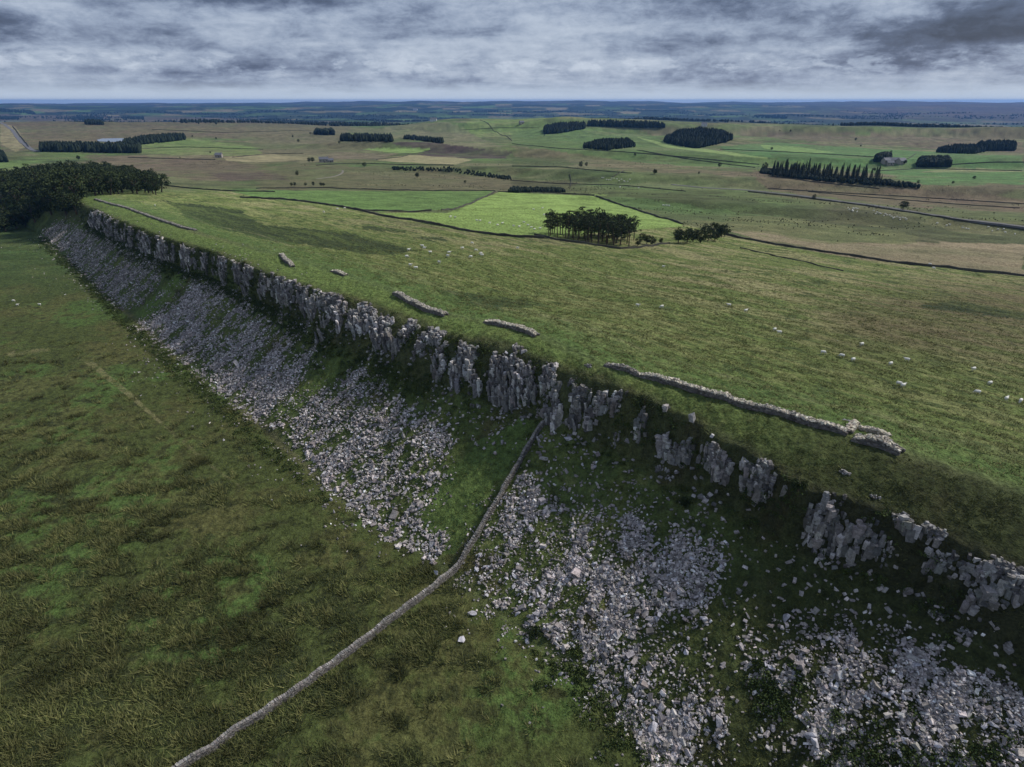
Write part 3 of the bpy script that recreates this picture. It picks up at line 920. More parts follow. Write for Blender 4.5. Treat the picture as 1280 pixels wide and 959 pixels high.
ROCKZ = [  # outline, columns per m2, radius range, height range
    ([(98, 250), (150, 277), (200, 300), (245, 312), (320, 335), (337, 350), (328, 366), (300, 350), (250, 335), (200, 322), (150, 305), (103, 274)], .32, (.45, .95), (2.2, 5.5)),
    ([(337, 342), (352, 338), (375, 350), (400, 356), (430, 366), (455, 376), (472, 388), (470, 402), (445, 412), (422, 410), (398, 398), (370, 386), (340, 366)], .42, (.5, 1.05), (2.5, 6.5)),
    ([(464, 404), (480, 394), (500, 399), (520, 400), (545, 406), (556, 414), (545, 424), (530, 430), (527, 450), (505, 452), (495, 432), (475, 434), (465, 438)], .42, (.5, 1.0), (2.0, 5.2)),
    ([(537, 460), (547, 435), (560, 427), (600, 433), (618, 440), (640, 450), (640, 500), (620, 500), (604, 486), (570, 480), (545, 472)], .40, (.5, 1.1), (2.0, 5.5)),
    ([(615, 440), (650, 450), (695, 456), (692, 474), (682, 486), (660, 497), (645, 505), (620, 500)], .50, (.45, .95), (2.0, 5.0)),
    ([(684, 492), (698, 476), (712, 468), (724, 482), (760, 490), (790, 488), (785, 512), (760, 530), (735, 528), (715, 532), (698, 532), (676, 516)], .42, (.4, .85), (1.6, 4.0)),
    ([(775, 505), (800, 500), (812, 520), (815, 556), (798, 552), (782, 535)], .30, (.4, .8), (1.2, 2.6)),
    ([(826, 497), (872, 505), (888, 520), (878, 528), (850, 513), (828, 508)], .30, (.4, .75), (.8, 1.8)),
    ([(822, 540), (850, 545), (878, 552), (900, 562), (905, 590), (885, 580), (860, 570), (838, 574), (822, 560)], .42, (.45, .9), (1.8, 4.2)),
    ([(885, 560), (902, 560), (916, 580), (908, 600), (892, 596)], .45, (.5, .95), (1.8, 4.0)),
    ([(545, 505), (590, 500), (650, 540), (640, 560), (600, 530)], .02, (.3, .6), (.5, 1.2)),
    ([(925, 578), (960, 572), (990, 592), (985, 612), (950, 626), (925, 605)], .18, 0, 0),
    ([(1000, 645), (1046, 634), (1100, 662), (1122, 690), (1110, 712), (1080, 690), (1040, 694), (1005, 672)], .14, 0, 0),
    ([(1110, 640), (1150, 645), (1200, 668), (1290, 690), (1290, 745), (1215, 760), (1165, 730), (1150, 680)], .13, 0, 0),
    ([(640, 425), (672, 435), (674, 442), (640, 434)], .35, (.35, .7), (.6, 1.3)),
]
vs = []
N = 17000
s = rng.uniform(-440, 40, N)
tt = rng.uniform(-.25, 1.12, N)
wv = 1.8 * noise(s / 13, s * 0 + 3, 31) + 1.0 * noise(s / 5.2, s * 0 + 9, 37)
b_ = nl(LT, s, 78) + wv; c_ = np.minimum(nl(LB, s, 72) + wv * 1.3, b_ - 2)
n = c_ + (b_ - c_) * tt
x = (s + n) * Q; y = (n - s) * Q
z = height(x, y)
zt_, zb_ = zT(s), zB(s)
buttress = .75 * noise(s / 10.5, s * 0, 401) + .6 * noise(s / 4.0, n / 5, 402) + .45 * noise(s / 1.6, n / 3, 403)
room = np.maximum(zt_ + .35 - z, 0)
h = np.clip(room * rng.uniform(.2, .9, N) * np.clip(.70 + .95 * buttress, .12, 1.05) + .25, .35, rng.uniform(.9, 3.6, N) * np.interp(s, [-90, -60, 0], [1, .68, .6]))
u, v = project(x, y, z + h * .6)
inside = np.zeros(N, bool); rk = np.zeros(N)
for P, dens, rr, hh in ROCKZ:
    m = inpoly(u, v, P); inside |= m; rk = np.where(m, dens, rk)
keep = (inside & (rng.uniform(0, 1, N) < rk * np.interp(s, [-300, -180, -90, -60], [.95, 2.1, 2.1, 1.5])) & (buttress > -.02)) | ((~inside) & (buttress > .4) & (rng.uniform(0, 1, N) < .10))
keep &= rng.uniform(0, 1, N) < np.clip(1.1 - np.maximum(-s - 190, 0) / 260, .38, 1)
x, y, h, s = x[keep], y[keep], h[keep], s[keep]
N = len(x)
vs.append(columns(x, y, np.exp(rng.uniform(np.log(.26), np.log(.85), N)), h, (.225, .213, .205), .5, .74, .10))
# broken blocks lodged on and below the columns
kk = rng.uniform(0, 1, N) < .55
bx = x[kk] - rng.uniform(0, 2.6, kk.sum()) * Q + rng.normal(0, .7, kk.sum()); by = y[kk] - rng.uniform(0, 2.6, kk.sum()) * Q + rng.normal(0, .7, kk.sum())
NF = 16000
sf = rng.uniform(-440, 40, NF); tf = rng.uniform(-.35, 1.02, NF)
wf = 1.8 * noise(sf / 13, sf * 0 + 3, 31) + 1.0 * noise(sf / 5.2, sf * 0 + 9, 37)
bf = nl(LT, sf, 78) + wf; cf = np.minimum(nl(LB, sf, 72) + wf * 1.3, bf - 2); nf = cf + (bf - cf) * tf
xf = (sf + nf) * Q; yf = (nf - sf) * Q; zf = height(xf, yf); uf, vf = project(xf, yf, zf + .6)
bu = .75 * noise(sf / 10.5, sf * 0, 401) + .6 * noise(sf / 4.0, nf / 5, 402) + .3 * noise(sf / 1.6, nf / 1.5, 405)
kf = np.zeros(NF, bool)
for P, dens, rr, hh in ROCKZ: kf |= inpoly(uf, vf, P)
kf &= (bu > -.10) & (rng.uniform(0, 1, NF) < np.interp(sf, [-300, -150, -70, 0], [.35, .7, .7, .38]))
xf, yf, zf = xf[kf], yf[kf], zf[kf]; NF = len(xf)
szf = np.exp(rng.uniform(np.log(.25), np.log(.62), NF))
face_set = stones(np.stack([xf, yf, zf + szf * .25], 1), np.stack([szf * rng.uniform(.6, 1, NF), szf * rng.uniform(.6, 1, NF), szf * rng.uniform(.9, 2.0, NF)], 1),
                  rotmats(rng.normal(0, .12, NF), rng.normal(0, .12, NF), rng.uniform(0, 6.3, NF)), .26, greys(NF, (.20, .188, .18), .45))
block_set = place_stones(bx, by, .35, .8, (.235, .222, .218), .4, nm='block', long=1.3)
v, f, c = join(*vs, block_set, face_set)
o = mesh_np('cliff', v, f, M_rock, c)
tag(o, kind='structure')
print('columns', len(v) // 37)

# separate outcrops further along the slope
OUT = [((955, 592), 16, 16, 'pale blocky outcrop ringed by grass, first beyond the main cliff'),
       ((960, 618), 8, 3, 'small narrow outcrop just under the pale blocky one'),
       ((827, 588), 7, 4, 'small pair of rock ribs below the main cliff columns'),
       ((1020, 660), 14, 8, 'dark two lumped outcrop standing over a hollow'),
       ((1045, 643), 11, 6, 'stepped dark rocks at the head of a shadowy gully'),
       ((1086, 672), 12, 6, 'narrow split outcrop in the middle of the dark slope'),
       ((1107, 692), 8, 5, 'tall leaning fang of rock on the dark slope'),
       ((1130, 648), 12, 5, 'row of low blocks at the top of the dark slope'),
       ((1168, 667), 12, 7, 'square cut outcrop under the grassy rim'),
       ((1180, 705), 14, 6, 'broken outcrop edging a black hollow'),
       ((1222, 715), 16, 8, 'large rounded outcrop low on the dark right hand slope'),
       ((1225, 740), 9, 5, 'upright knob of rock below the large rounded outcrop'),
       ((1256, 706), 12, 6, 'outcrop beneath a dark overhang close to the picture edge'),
       ((1172, 772), 9, 5, 'lone pair of rocks lowest on the dark slope'),
       ((1208, 790), 8, 4, 'small wedge shaped rock above the bottom right scree'),
       ((1094, 622), 6, 4, 'small pale blocks high under the end of the ancient wall'),
       ((1056, 592), 7, 4, 'low cluster of pale blocks below the stone turret'),
       ((770, 548), 8, 4, 'small group of pale ribs at the foot of the main cliff'),
       ((716, 478), 8, 5, 'tall thin column pair at the lip of the cliff above the drystone wall'),
       ((735, 458), 6, 4, 'small grey blocks in the turf above the cliff lip')]
for (u, v), wpx, k, lab in OUT:
    k = int(k * 5)
    a, b, cc = H1(u, v)
    d = math.hypot(math.hypot(a, b), CAMH - cc)
    w = wpx * d / FPX
    w *= 1.25; q1_ = np.clip(rng.normal(0, .36, k), -.62, .62) * w; q2_ = np.clip(rng.normal(0, .16, k), -.3, .3) * w
    x = a + (q1_ + q2_) * Q; y = b + (q2_ - q1_) * Q
    zz_ = height(x, y); k2 = len(x)
    sz_ = np.stack([rng.uniform(.05, .15, k2), rng.uniform(.05, .13, k2), rng.uniform(.08, .25, k2)], 1) * w
    vv, ff, ccol = stones(np.stack([x, y, zz_ + sz_[:, 2] * .05], 1), sz_, rotmats(rng.normal(0, .2, k2), rng.normal(.08, .2, k2), rng.uniform(0, 6.3, k2)), .34, greys(k2, (.185, .175, .17), .45))
    vv = vv - np.array((a, b, cc))
    o = mesh_np('rock_outcrop', vv, ff, M_rock, ccol); o.location = (a, b, cc)
    tag(o, lab, 'rock')

# ------------------------------------------------------------------ rough vegetation
def veg(name, label, V): return tag(mesh_np(name, *[V[0], V[1]], M_blade, V[2]), label, kind='stuff')


# rushes in the low field
N = 330000
x = rng.uniform(-230, 60, N); y = rng.uniform(36, 300, N)
keep = rng.uniform(0, 1, N) < np.clip(1.9 - np.hypot(x, y) / 130, .12, 1); x, y = x[keep], y[keep]
z = height(x, y); u, v = project(x, y, z)
n = (x + y) * Q; s = (x - y) * Q
m = (n < nl(LF, s, 66) - 1.5) & (u > -40) & (u < 1300) & (v < 1000)
x, y, z, u, v = x[m], y[m], z[m], u[m], v[m]
rf = rush_field(x, y, u, v)
m = rng.uniform(0, 1, len(x)) < rf * np.clip(1.0 - np.hypot(x, y) / 260, .4, 1) * .8 + .006
x, y, z = x[m], y[m], z[m]
nn = len(x)
cx = rng.uniform(-190, 40, 26000); cy = rng.uniform(38, 210, 26000); cz = height(cx, cy); cu, cv = project(cx, cy, cz)
cn = (cx + cy) * Q; cs = (cx - cy) * Q
cm = (cn < nl(LF, cs, 66) - 2) & (cu > -40) & (cu < 1300) & (cv < 1010) & (rng.uniform(0, 1, 26000) < .025 + .45 * rush_field(cx, cy, cu, cv) + 0 * sm(.10, .24, fbm(cx / 8, cy / 6, 223, 4, .6) + .10 * sm(520, 760, cv)) * sm(420, 560, cv))
cx, cy, cz = cx[cm], cy[cm], cz[cm]; cc_ = len(cx); print('rush mounds', cc_)
VM = blades(cx, cy, cz, 46, rng.uniform(.6, 1.15, cc_), np.full(cc_, .07), rng.uniform(.35, .85, cc_), .9, (.034, .048, .018), (.185, .185, .080), (-.1, .08))
V = blades(x, y, z, 11, rng.uniform(.4, .8, nn), np.full(nn, .055), rng.uniform(.18, .36, nn), .9, (.038, .056, .020), (.150, .165, .062), (-.12, .1))
V = join(V, VM)
V = (V[0], V[1], V[2] * np.clip(1 + 1.1 * fbm(V[0][:, 0] / 13, V[0][:, 1] / 13, 231, 3), .5, 1.7)[:, None] * np.array((1.03, 1.0, .9)))
veg('rush_beds', 'tall dark rushes in clumps over the lower field', V)
print('rushes', nn)
# short tussocks: low field and slope
N = 620000
x = rng.uniform(-260, 90, N); y = rng.uniform(36, 330, N)
r = np.hypot(x, y)
keep = rng.uniform(0, 1, N) < np.clip(1.5 - r / 150, .06, 1); x, y = x[keep], y[keep]
z = height(x, y); u, v = project(x, y, z); n = (x + y) * Q; s = (x - y) * Q
m = (n < nl(LW, s, 96) - 1) & (u > -30) & (u < 1310) & (v < 990)
x, y, z, s = x[m], y[m], z[m], s[m]
k = fbm(x / 6, y / 6, 501, 3); m = rng.uniform(0, 1, len(x)) < (.5 + 1.3 * k) * np.where((x + y) * Q < nl(LF, s, 66), .35, 1)
x, y, z = x[m], y[m], z[m]; nn = len(x)
V = blades(x, y, z, 5, rng.uniform(.14, .42, nn), np.full(nn, .055), rng.uniform(.1, .25, nn), 1.2, (.038, .052, .016), (.15, .155, .05))
veg('slope_grass', 'short rough grass on the slope and lower field', V)
# dip slope tussocks
N = 900000
s = rng.uniform(-330, 60, N); n = rng.uniform(92, 330, N)
x = (s + n) * Q; y = (n - s) * Q
keep = rng.uniform(0, 1, N) < np.clip(1.5 - np.hypot(x, y) / 190, .06, 1); x, y, s, n = x[keep], y[keep], s[keep], n[keep]
z = height(x, y); u, v = project(x, y, z)
m = (n > nl(LW, s, 96) + 1.3) & (u > -30) & (u < 1310)
x, y, z, s, n = x[m], y[m], z[m], s[m], n[m]
k = fbm(s / 6, n / 2.5, 137, 3, .6); m = rng.uniform(0, 1, len(x)) < .35 + 1.5 * k
x, y, z = x[m], y[m], z[m]; nn = len(x)
V = blades(x, y, z, 6, rng.uniform(.14, .38, nn), np.full(nn, .07), rng.uniform(.1, .3, nn), 1.4, (.065, .095, .028), (.29, .27, .11), (.25, -.2))
veg('tussock_grass', 'wind combed tussock grass on the sheep pasture above the cliff', V)
print('tussocks', nn)
# leafy growth clinging to the cliff and the gully below it
x1, y1 = scatter([(98, 258), (200, 305), (330, 345), (345, 372), (400, 402), (460, 430), (540, 470), (530, 500), (440, 455), (380, 432), (330, 400), (260, 362), (180, 335), (110, 290)], 1700, jit=14)
x2, y2 = scatter([[(470, 400), (700, 460), (690, 520), (560, 480)], [(700, 480), (800, 500), (900, 560), (1000, 620), (1000, 660), (900, 610), (780, 550)]], 330, jit=14)
x3, y3 = scatter([[(55, 296), (95, 335), (150, 390), (250, 475), (330, 545), (400, 615), (420, 640), (395, 622), (320, 560), (240, 490), (170, 425), (130, 385), (90, 345), (45, 298)]], 1500, jit=10)
x4, y4 = scatter([[(660, 800), (700, 815), (760, 870), (830, 930), (860, 975), (800, 975), (740, 900)], [(1000, 880), (1080, 920), (1180, 930), (1280, 920), (1280, 990), (1040, 990)], [(930, 830), (1000, 850), (1000, 900), (940, 880)]], 380, jit=70, soft=14)
x = np.concatenate([x1, x2, x3, x4]); y = np.concatenate([y1, y2, y3, y4])
s5 = rng.uniform(-440, 0, 5200); t5 = rng.uniform(-.9, 1.05, 5200)
w5 = 1.8 * noise(s5 / 13, s5 * 0 + 3, 31) + 1.0 * noise(s5 / 5.2, s5 * 0 + 9, 37)
b5 = nl(LT, s5, 78) + w5; c5 = np.minimum(nl(LB, s5, 72) + w5 * 1.3, b5 - 2); n5_ = c5 + (b5 - c5) * t5
bt = .75 * noise(s5 / 10.5, s5 * 0, 401) + .6 * noise(s5 / 4.0, n5_ / 5, 402)
k5 = (bt < .16) & (rng.uniform(0, 1, 5200) < np.interp(s5, [-300, -120, -70], [.9, .55, .12]))
x = np.concatenate([x, ((s5 + n5_) * Q)[k5]]); y = np.concatenate([y, ((n5_ - s5) * Q)[k5]])
nn = len(x)
V = leafclumps(x, y, height(x, y), rng.uniform(.5, 1.3, nn), 46, .17, (.022, .036, .012), (.080, .108, .030), .75)
tag(mesh_np('undergrowth', V[0], V[1], M_leaf, V[2]), 'dark bracken and low scrub along the cliff foot', kind='stuff')
# lone low bushes (brighter) on the slope
BUSH = [(805, 512, 2.3, 'large dark hawthorn bush on the cliff lip'), (668, 795, 1.2, 'low leafy bush beside the lower scree edge'),
        (855, 632, 1.3, 'low bright green bush on the slope right of the scree head'), (998, 612, 1.5, 'small bush above the dark gully'),
        (505, 425, 1.6, 'dark bush in a gap between the cliff columns'), (600, 440, 1.2, 'dark bush wedged among the cliff blocks')]
for u, v, rad, lab in BUSH:
    a, b, cc = H1(u, v)
    root = empty('bush', (a, b, cc)); tag(root, lab, 'bush')
    k = 26
    d = rng.normal(0, .42, (k, 3)) * rad
    V = leafclumps(d[:, 0], d[:, 1], np.abs(d[:, 2]) * .8 + rad * .25, rng.uniform(.3, .55, k) * rad, 50, .13, (.014, .022, .010), (.045, .062, .02), 1)
    mesh_np('foliage', V[0], V[1], M_leaf, V[2], parent=root)
    bm = bmesh.new(); bmesh.ops.create_cone(bm, cap_ends=True, segments=7, radius1=.16, radius2=.07, depth=rad * 1.2, matrix=Matrix.Translation((0, 0, rad * .35)))
    me = bpy.data.meshes.new('stem'); bm.to_mesh(me); bm.free(); me.materials.append(M_bark)
    st = bpy.data.objects.new('stem', me); C.objects.link(st); st.parent = root


# ------------------------------------------------------------------ walls
def path_px(pts, step, close=False):
    """points along a pixel polyline laid on the ground, resampled evenly in metres"""
    U = []; Vv = []
    for (a, b), (c_, d) in zip(pts[:-1], pts[1:]):
        k = max(2, int(math.hypot(c_ - a, d - b) / 6))
        for i in range(k): U.append(a + (c_ - a) * i / k); Vv.append(b + (d - b) * i / k)
    U.append(pts[-1][0]); Vv.append(pts[-1][1])
    x, y, z = hit(U, Vv)
    if len(x) > 6:
        for _ in range(2):
            x[1:-1] = (x[:-2] + 2 * x[1:-1] + x[2:]) / 4; y[1:-1] = (y[:-2] + 2 * y[1:-1] + y[2:]) / 4
    L = np.r_[0, np.cumsum(np.hypot(np.diff(x), np.diff(y)))]
    t = np.arange(0, L[-1], step)
    x = np.interp(t, L, x); y = np.interp(t, L, y)
    return x, y


def drystone(name, label, pts, width, hgt, sl, sh, base, cope=True, rubble=False, group=None, cat='wall', topcol=None, parent=None):
    pts = [(a_, b_ + (2.5 if parent is None and rubble else 0)) for a_, b_ in pts]
    x, y = path_px(pts, sl)
    wb_ = .16 * noise(np.arange(len(x)) * sl / 3.5, x * 0, 603); x = x + wb_; y = y - wb_
    dx = np.gradient(x); dy = np.gradient(y); L = np.hypot(dx, dy); dx /= L; dy /= L
    nx, ny = -dy, dx; yaw = np.arctan2(dy, dx)
    z = height(x, y); z = np.convolve(np.pad(z, 3, 'edge'), np.ones(7) / 7, 'valid')
    hv = hgt * (1 + .24 * noise(np.arange(len(x)) * sl / 2.6, x * 0, 601))
    en = np.minimum(np.arange(len(x)), np.arange(len(x))[::-1]) * sl; hv = hv * (np.clip(.45 + en / 3.5, 0, 1) if rubble else 1)
    x0, y0, z0 = float(x.mean()), float(y.mean()), float(z.mean())
    if parent is None:
        root = empty(name, (x0, y0, z0)); tag(root, label, cat, group)
    else: root = parent; x0, y0, z0 = root.location
    O = np.array((x0, y0, z0))
    # solid hearting
    pr = []
    for sgn, zz, ww in ((-1, -.5, .5), (-1, 1, .40), (1, 1, .40), (1, -.5, .5)):
        pr.append(np.stack([x + nx * sgn * ww * width * .88, y + ny * sgn * ww * width * .88, z + (hv * .96 * zz if zz > 0 else -.5)], 1))
    V = np.stack(pr, 1); n = len(x)
    Fc = []
    for i in range(n - 1):
        for k in range(4): Fc.append((i * 4 + k, (i + 1) * 4 + k, (i + 1) * 4 + (k + 1) % 4, i * 4 + (k + 1) % 4))
    Fc.append((0, 1, 2, 3)); Fc.append(((n - 1) * 4 + 3, (n - 1) * 4 + 2, (n - 1) * 4 + 1, (n - 1) * 4))
    mesh_np('hearting', V.reshape(-1, 3) - O, np.array(Fc), M_stone, np.full((n * 4, 3), .6) * np.array(base), parent=root)
    # face stones in courses
    nc = max(2, int(hgt / sh)); P = []; Sz = []; Yw = []
    for sgn in (-1, 1):
        for k in range(nc):
            t = (k + .5) / nc
            off = width * (.5 - .10 * t) * sgn
            sft = (k % 2) * .5 * sl
            P.append(np.stack([x + nx * off + dx * sft, y + ny * off + dy * sft, z + hv * t + rng.normal(0, .01, n)], 1))
            Sz.append(np.stack([np.full(n, sl * .5) * rng.uniform(.8, 1.05, n), np.full(n, .13) * rng.uniform(.7, 1.3, n), np.full(n, hgt / nc * .5) * rng.uniform(.8, 1.02, n)], 1)); Yw.append(yaw)
    P = np.concatenate(P) - O; Sz = np.concatenate(Sz); Yw = np.concatenate(Yw); m = len(P)
    v, f, c = stones(P, Sz, rotmats(rng.normal(0, .05, m), rng.normal(0, .05, m), Yw), .10, greys(m, base, .25))
    mesh_np('masonry', v, f, M_stone, c, parent=root)
    # top
    tb = topcol or base
    if cope:
        k = n * 2
        t = np.linspace(0, n - 1, k); X = np.interp(t, np.arange(n), x); Y = np.interp(t, np.arange(n), y); Z = np.interp(t, np.arange(n), z + hv)
        YW = np.interp(t, np.arange(n), np.unwrap(yaw))
        P = np.stack([X, Y, Z + .10], 1) - O
        Sz = np.stack([rng.uniform(.06, .13, k), np.full(k, width * .46) * rng.uniform(.8, 1.1, k), rng.uniform(.10, .2, k)], 1)
        v, f, c = stones(P, Sz, rotmats(rng.normal(0, .12, k), rng.normal(0, .25, k), YW), .2, greys(k, tb, .25))
        mesh_np('coping', v, f, M_stone, c, parent=root)
    if rubble:
        k = int(n * sl * width * 9)
        t = rng.uniform(0, n - 1, k); o_ = rng.uniform(-.44, .44, k) * width
        X = np.interp(t, np.arange(n), x) + np.interp(t, np.arange(n), nx) * o_; Y = np.interp(t, np.arange(n), y) + np.interp(t, np.arange(n), ny) * o_
        Z = np.interp(t, np.arange(n), z + hv)
        P = np.stack([X, Y, Z + .03], 1) - O; a = rng.uniform(.09, .22, k)
        v, f, c = stones(P, np.stack([a * 1.2, a, a * .8], 1), rotmats(rng.normal(0, .4, k), rng.normal(0, .4, k), rng.uniform(0, 6.3, k)), .3, greys(k, tb, .22))
        mesh_np('rubble_top', v, f, M_stone, c, parent=root)
    return root


WB = (.15, .135, .122); WT = (.43, .39, .32)  # pale mortared rubble; lit top and shaded face also put into colours
drystone('drystone_wall', 'long drystone field wall climbing from the lower field over the scree to the cliff',
         [(178, 1000), (232, 959), (300, 914), (380, 859), (440, 815), (500, 768), (550, 731), (577, 705), (598, 668), (620, 632), (640, 597), (660, 562), (679, 532)], .55, 1.05, .36, .19, (.16, .148, .138), topcol=(.225, .21, .195))
AN = 'surviving lengths of the ancient wall on the crest'
drystone('ancient_wall', 'long ancient wall with a bright rubble top running up to the turret', [(800, 467), (850, 482), (900, 496), (960, 513), (1010, 527), (1058, 541)], 1.35, 1.0, .42, .23, WB, False, True, AN, topcol=WT)
drystone('ancient_wall', 'low narrow start of the ancient wall before its bright rubble top begins', [(757, 455), (780, 462), (799, 467)], 1.2, .8, .42, .23, WB, False, True, AN, topcol=(.25, .23, .2))
drystone('ancient_wall', 'thick short end of the ancient wall beyond the turret', [(1068, 545), (1100, 555), (1126, 566)], 1.9, 1.15, .42, .23, WB, False, True, AN, topcol=WT)
drystone('ancient_wall', 'wall piece with a cream top between the cliff notch and the long wall', [(607, 401), (640, 407), (671, 417)], 1.7, .9, .42, .23, WB, False, True, AN, topcol=WT)
drystone('ancient_wall', 'sloping wall piece that curves down to the notch in the crest', [(494, 365), (512, 376), (535, 386), (557, 393)], 1.7, 1.0, .42, .23, WB, False, True, AN, topcol=(.36, .33, .28))
drystone('ancient_wall', 'very short low wall piece left of the sloping one', [(416, 337), (433, 342)], 1.5, .7, .42, .23, WB, False, True, AN, topcol=WT)
drystone('ancient_wall', 'small steep wall piece on the shoulder above the tallest columns', [(352, 317), (358, 325), (366, 331)], 1.5, .9, .42, .23, WB, False, True, AN, topcol=(.36, .33, .28))
drystone('ancient_wall', 'far pale wall line that runs along the crest towards the dark wood', [(119, 247), (135, 252), (160, 258), (180, 266), (200, 273), (225, 281), (245, 286)], 1.3, .55, .6, .27, WB, False, True, AN, topcol=(.24, .225, .2))
# turret
tx, ty, tz = H1(1075, 540)
tur = empty('turret_ruin', (tx, ty, tz)); tag(tur, 'ruined square turret with low walls behind the end of the ancient wall', 'ruin')
for pts, w, h in (([(1061, 541), (1068, 530)], 1.2, .8), ([(1064, 530), (1072, 533)], 1.6, 1.2), ([(1074, 535), (1092, 540), (1111, 547)], 1.0, .75), ([(1102, 549), (1110, 551)], 1.1, .4)):
    r_ = bpy.data.objects.new('wall_stub', None); C.objects.link(r_); r_.parent = tur
    O0 = tur.location
    class _P: pass
    drystone('x', '', pts, w, h, .4, .22, (.30, .27, .22), False, True, topcol=(.52, .46, .37), parent=tur)
    bpy.data.objects.remove(r_)
for u, v, lab in ((1055, 526, 'left of two small white blocks beside the turret'), (1060, 527, 'right of two small white blocks beside the turret')):
    a, b, cc = H1(u, v); o = bpy.data.objects.new('stone_block', hulls[3 if u < 1057 else 5]); C.objects.link(o)
    o.location = (a, b, cc + .1); o.scale = (.45, .3, .3); tag(o, lab, 'stone')


def field_wall(label, pts, w=.8, h=1.3, col=(.075, .072, .060), group='stone walls dividing the far fields', step=4, name='field_wall', cat='wall'):
    x, y = path_px(pts, step)
    if len(x) < 3: return
    dx = np.gradient(x); dy = np.gradient(y); L = np.hypot(dx, dy); nx, ny = -dy / L, dx / L
    z = height(x, y)
    w = w * .75; h = h * .75
    hv = h * (1 + .35 * noise(np.arange(len(x)) * .7, x * 0, 611))
    O = np.array((x.mean(), y.mean(), z.mean()))
    pr = [np.stack([x + nx * a * w, y + ny * a * w, z + (hv if b else -1.)], 1) for a, b in ((-.5, 0), (-.35, 1), (.35, 1), (.5, 0))]
    V = np.stack(pr, 1) - O; n = len(x)
    i = np.arange(n - 1)[:, None] * 4; k = np.arange(4); kn = (k + 1) % 4
    Fc = np.stack([i + k, i + 4 + k, i + 4 + kn, i + kn], -1).reshape(-1, 4)
    c = np.repeat(greys(n, col, .18), 4, 0)
    o = mesh_np(name, V.reshape(-1, 3), Fc, M_stone, c); o.location = O
    return tag(o, label, cat, group)


FW = [('dark wall along the near edge of the bright green fields', [(300, 248), (345, 249), (400, 255), (450, 264), (505, 274), (560, 285), (640, 296), (690, 300)], 1.0, 1.5),
      ('wall between the two bright green fields, level part', [(455, 264.5), (500, 264.5), (545, 264.5)], .8, 1.3),
      ('wall between the two bright green fields, slanting part', [(552, 264), (570, 262), (600, 250), (620, 240)], 1.0, 1.4),
      ('wall along the far edge of the brightest green field', [(622, 240), (680, 241), (745, 245)], .7, 1.2),
      ('wall slanting along the right edge of the brightest green field', [(745, 246), (790, 261), (855, 281)], 1.0, 1.5),
      ('wall round the front of the dark pine clump', [(668, 295), (700, 302), (740, 307), (775, 312), (800, 309), (840, 304)], .8, 1.2),
      ('wall running from the round trees along the beige field', [(905, 293), (960, 305), (1040, 318), (1080, 325), (1160, 334), (1280, 347), (1330, 352)], .9, 1.4),
      ('faint wall across the grass below the beige field', [(925, 310), (1000, 326), (1060, 340)], .6, .6),
      ('short wall joining two fences near the lone bushes', [(712, 218), (714, 226), (713, 234)], .8, 1.3),
      ('dark wall above the short hedge', [(640, 208), (700, 209), (740, 213), (790, 217)], .8, 1.2),
      ('wall slanting past the heather patch', [(470, 200), (500, 197), (540, 187)], .8, 1.2),
      ('wall through the brown moor at the left', [(160, 197), (220, 199), (270, 200)], 1.0, 1.3),
      ('wall right of the grey barn', [(290, 197), (330, 193), (380, 192)], .8, 1.2),
      ('wall below the conifer belt', [(960, 220), (1020, 228), (1100, 236)], .8, 1.0),
      ('wall across the green fields by the farm', [(1100, 214), (1150, 211), (1280, 214)], .8, 1.2),
      ('wall between far green fields behind the farm', [(1130, 202), (1145, 192)], .9, 1.2),
      ('wall under the long scarp at the right', [(1010, 240), (1100, 248), (1200, 256), (1280, 261)], .8, 1.0),
      ('wall at the foot of the plain left of the green fields', [(205, 232), (240, 236), (300, 240), (345, 240)], .8, 1.2),
      ('dark fence line over the olive pasture', [(320, 236), (400, 235), (480, 238), (620, 239)], .7, 1.1),
      ('wall slanting by the twin bushes', [(780, 214), (765, 222)], .8, 1.2),
      ('wall over the green hill below the big domed wood', [(640, 180), (700, 186), (780, 190), (850, 196), (950, 206)], 1.0, 1.3),
      ('wall from the flat wood towards the conifer belt', [(796, 188), (860, 199), (945, 210)], 1.0, 1.3),
      ('wall across the pale strips left of the heather patch', [(395, 207), (440, 204), (500, 206), (570, 207)], .9, 1.2),
      ('wall on the far green hill left of the oblong wood', [(575, 163), (620, 160), (675, 160)], 1.3, 1.5),
      ('wall climbing the far green hill', [(600, 150), (615, 160), (640, 176)], 1.3, 1.5),
      ('wall under the domed wood on its right side', [(900, 187), (1000, 191), (1100, 197)], 1.1, 1.3),
      ('wall across the green fields right of the rounded copse', [(1190, 206), (1240, 203), (1290, 203)], 1.1, 1.3),
      ('wall over the brown moor below the conifer belt', [(960, 236), (1040, 241), (1130, 246), (1290, 256)], .9, 1.1),
      ('wall crossing the olive pasture under the middle bushes', [(640, 226), (700, 230), (780, 232), (860, 240)], .9, 1.1),
      ('wall over the far left moor above the lake', [(190, 162), (280, 166), (390, 163)], 1.4, 1.5),
      ('wall across the left green patch by the barn', [(178, 186), (230, 184), (330, 187)], 1.1, 1.3)]
for lab, pts, w, h in FW: field_wall(lab, pts, w, h)


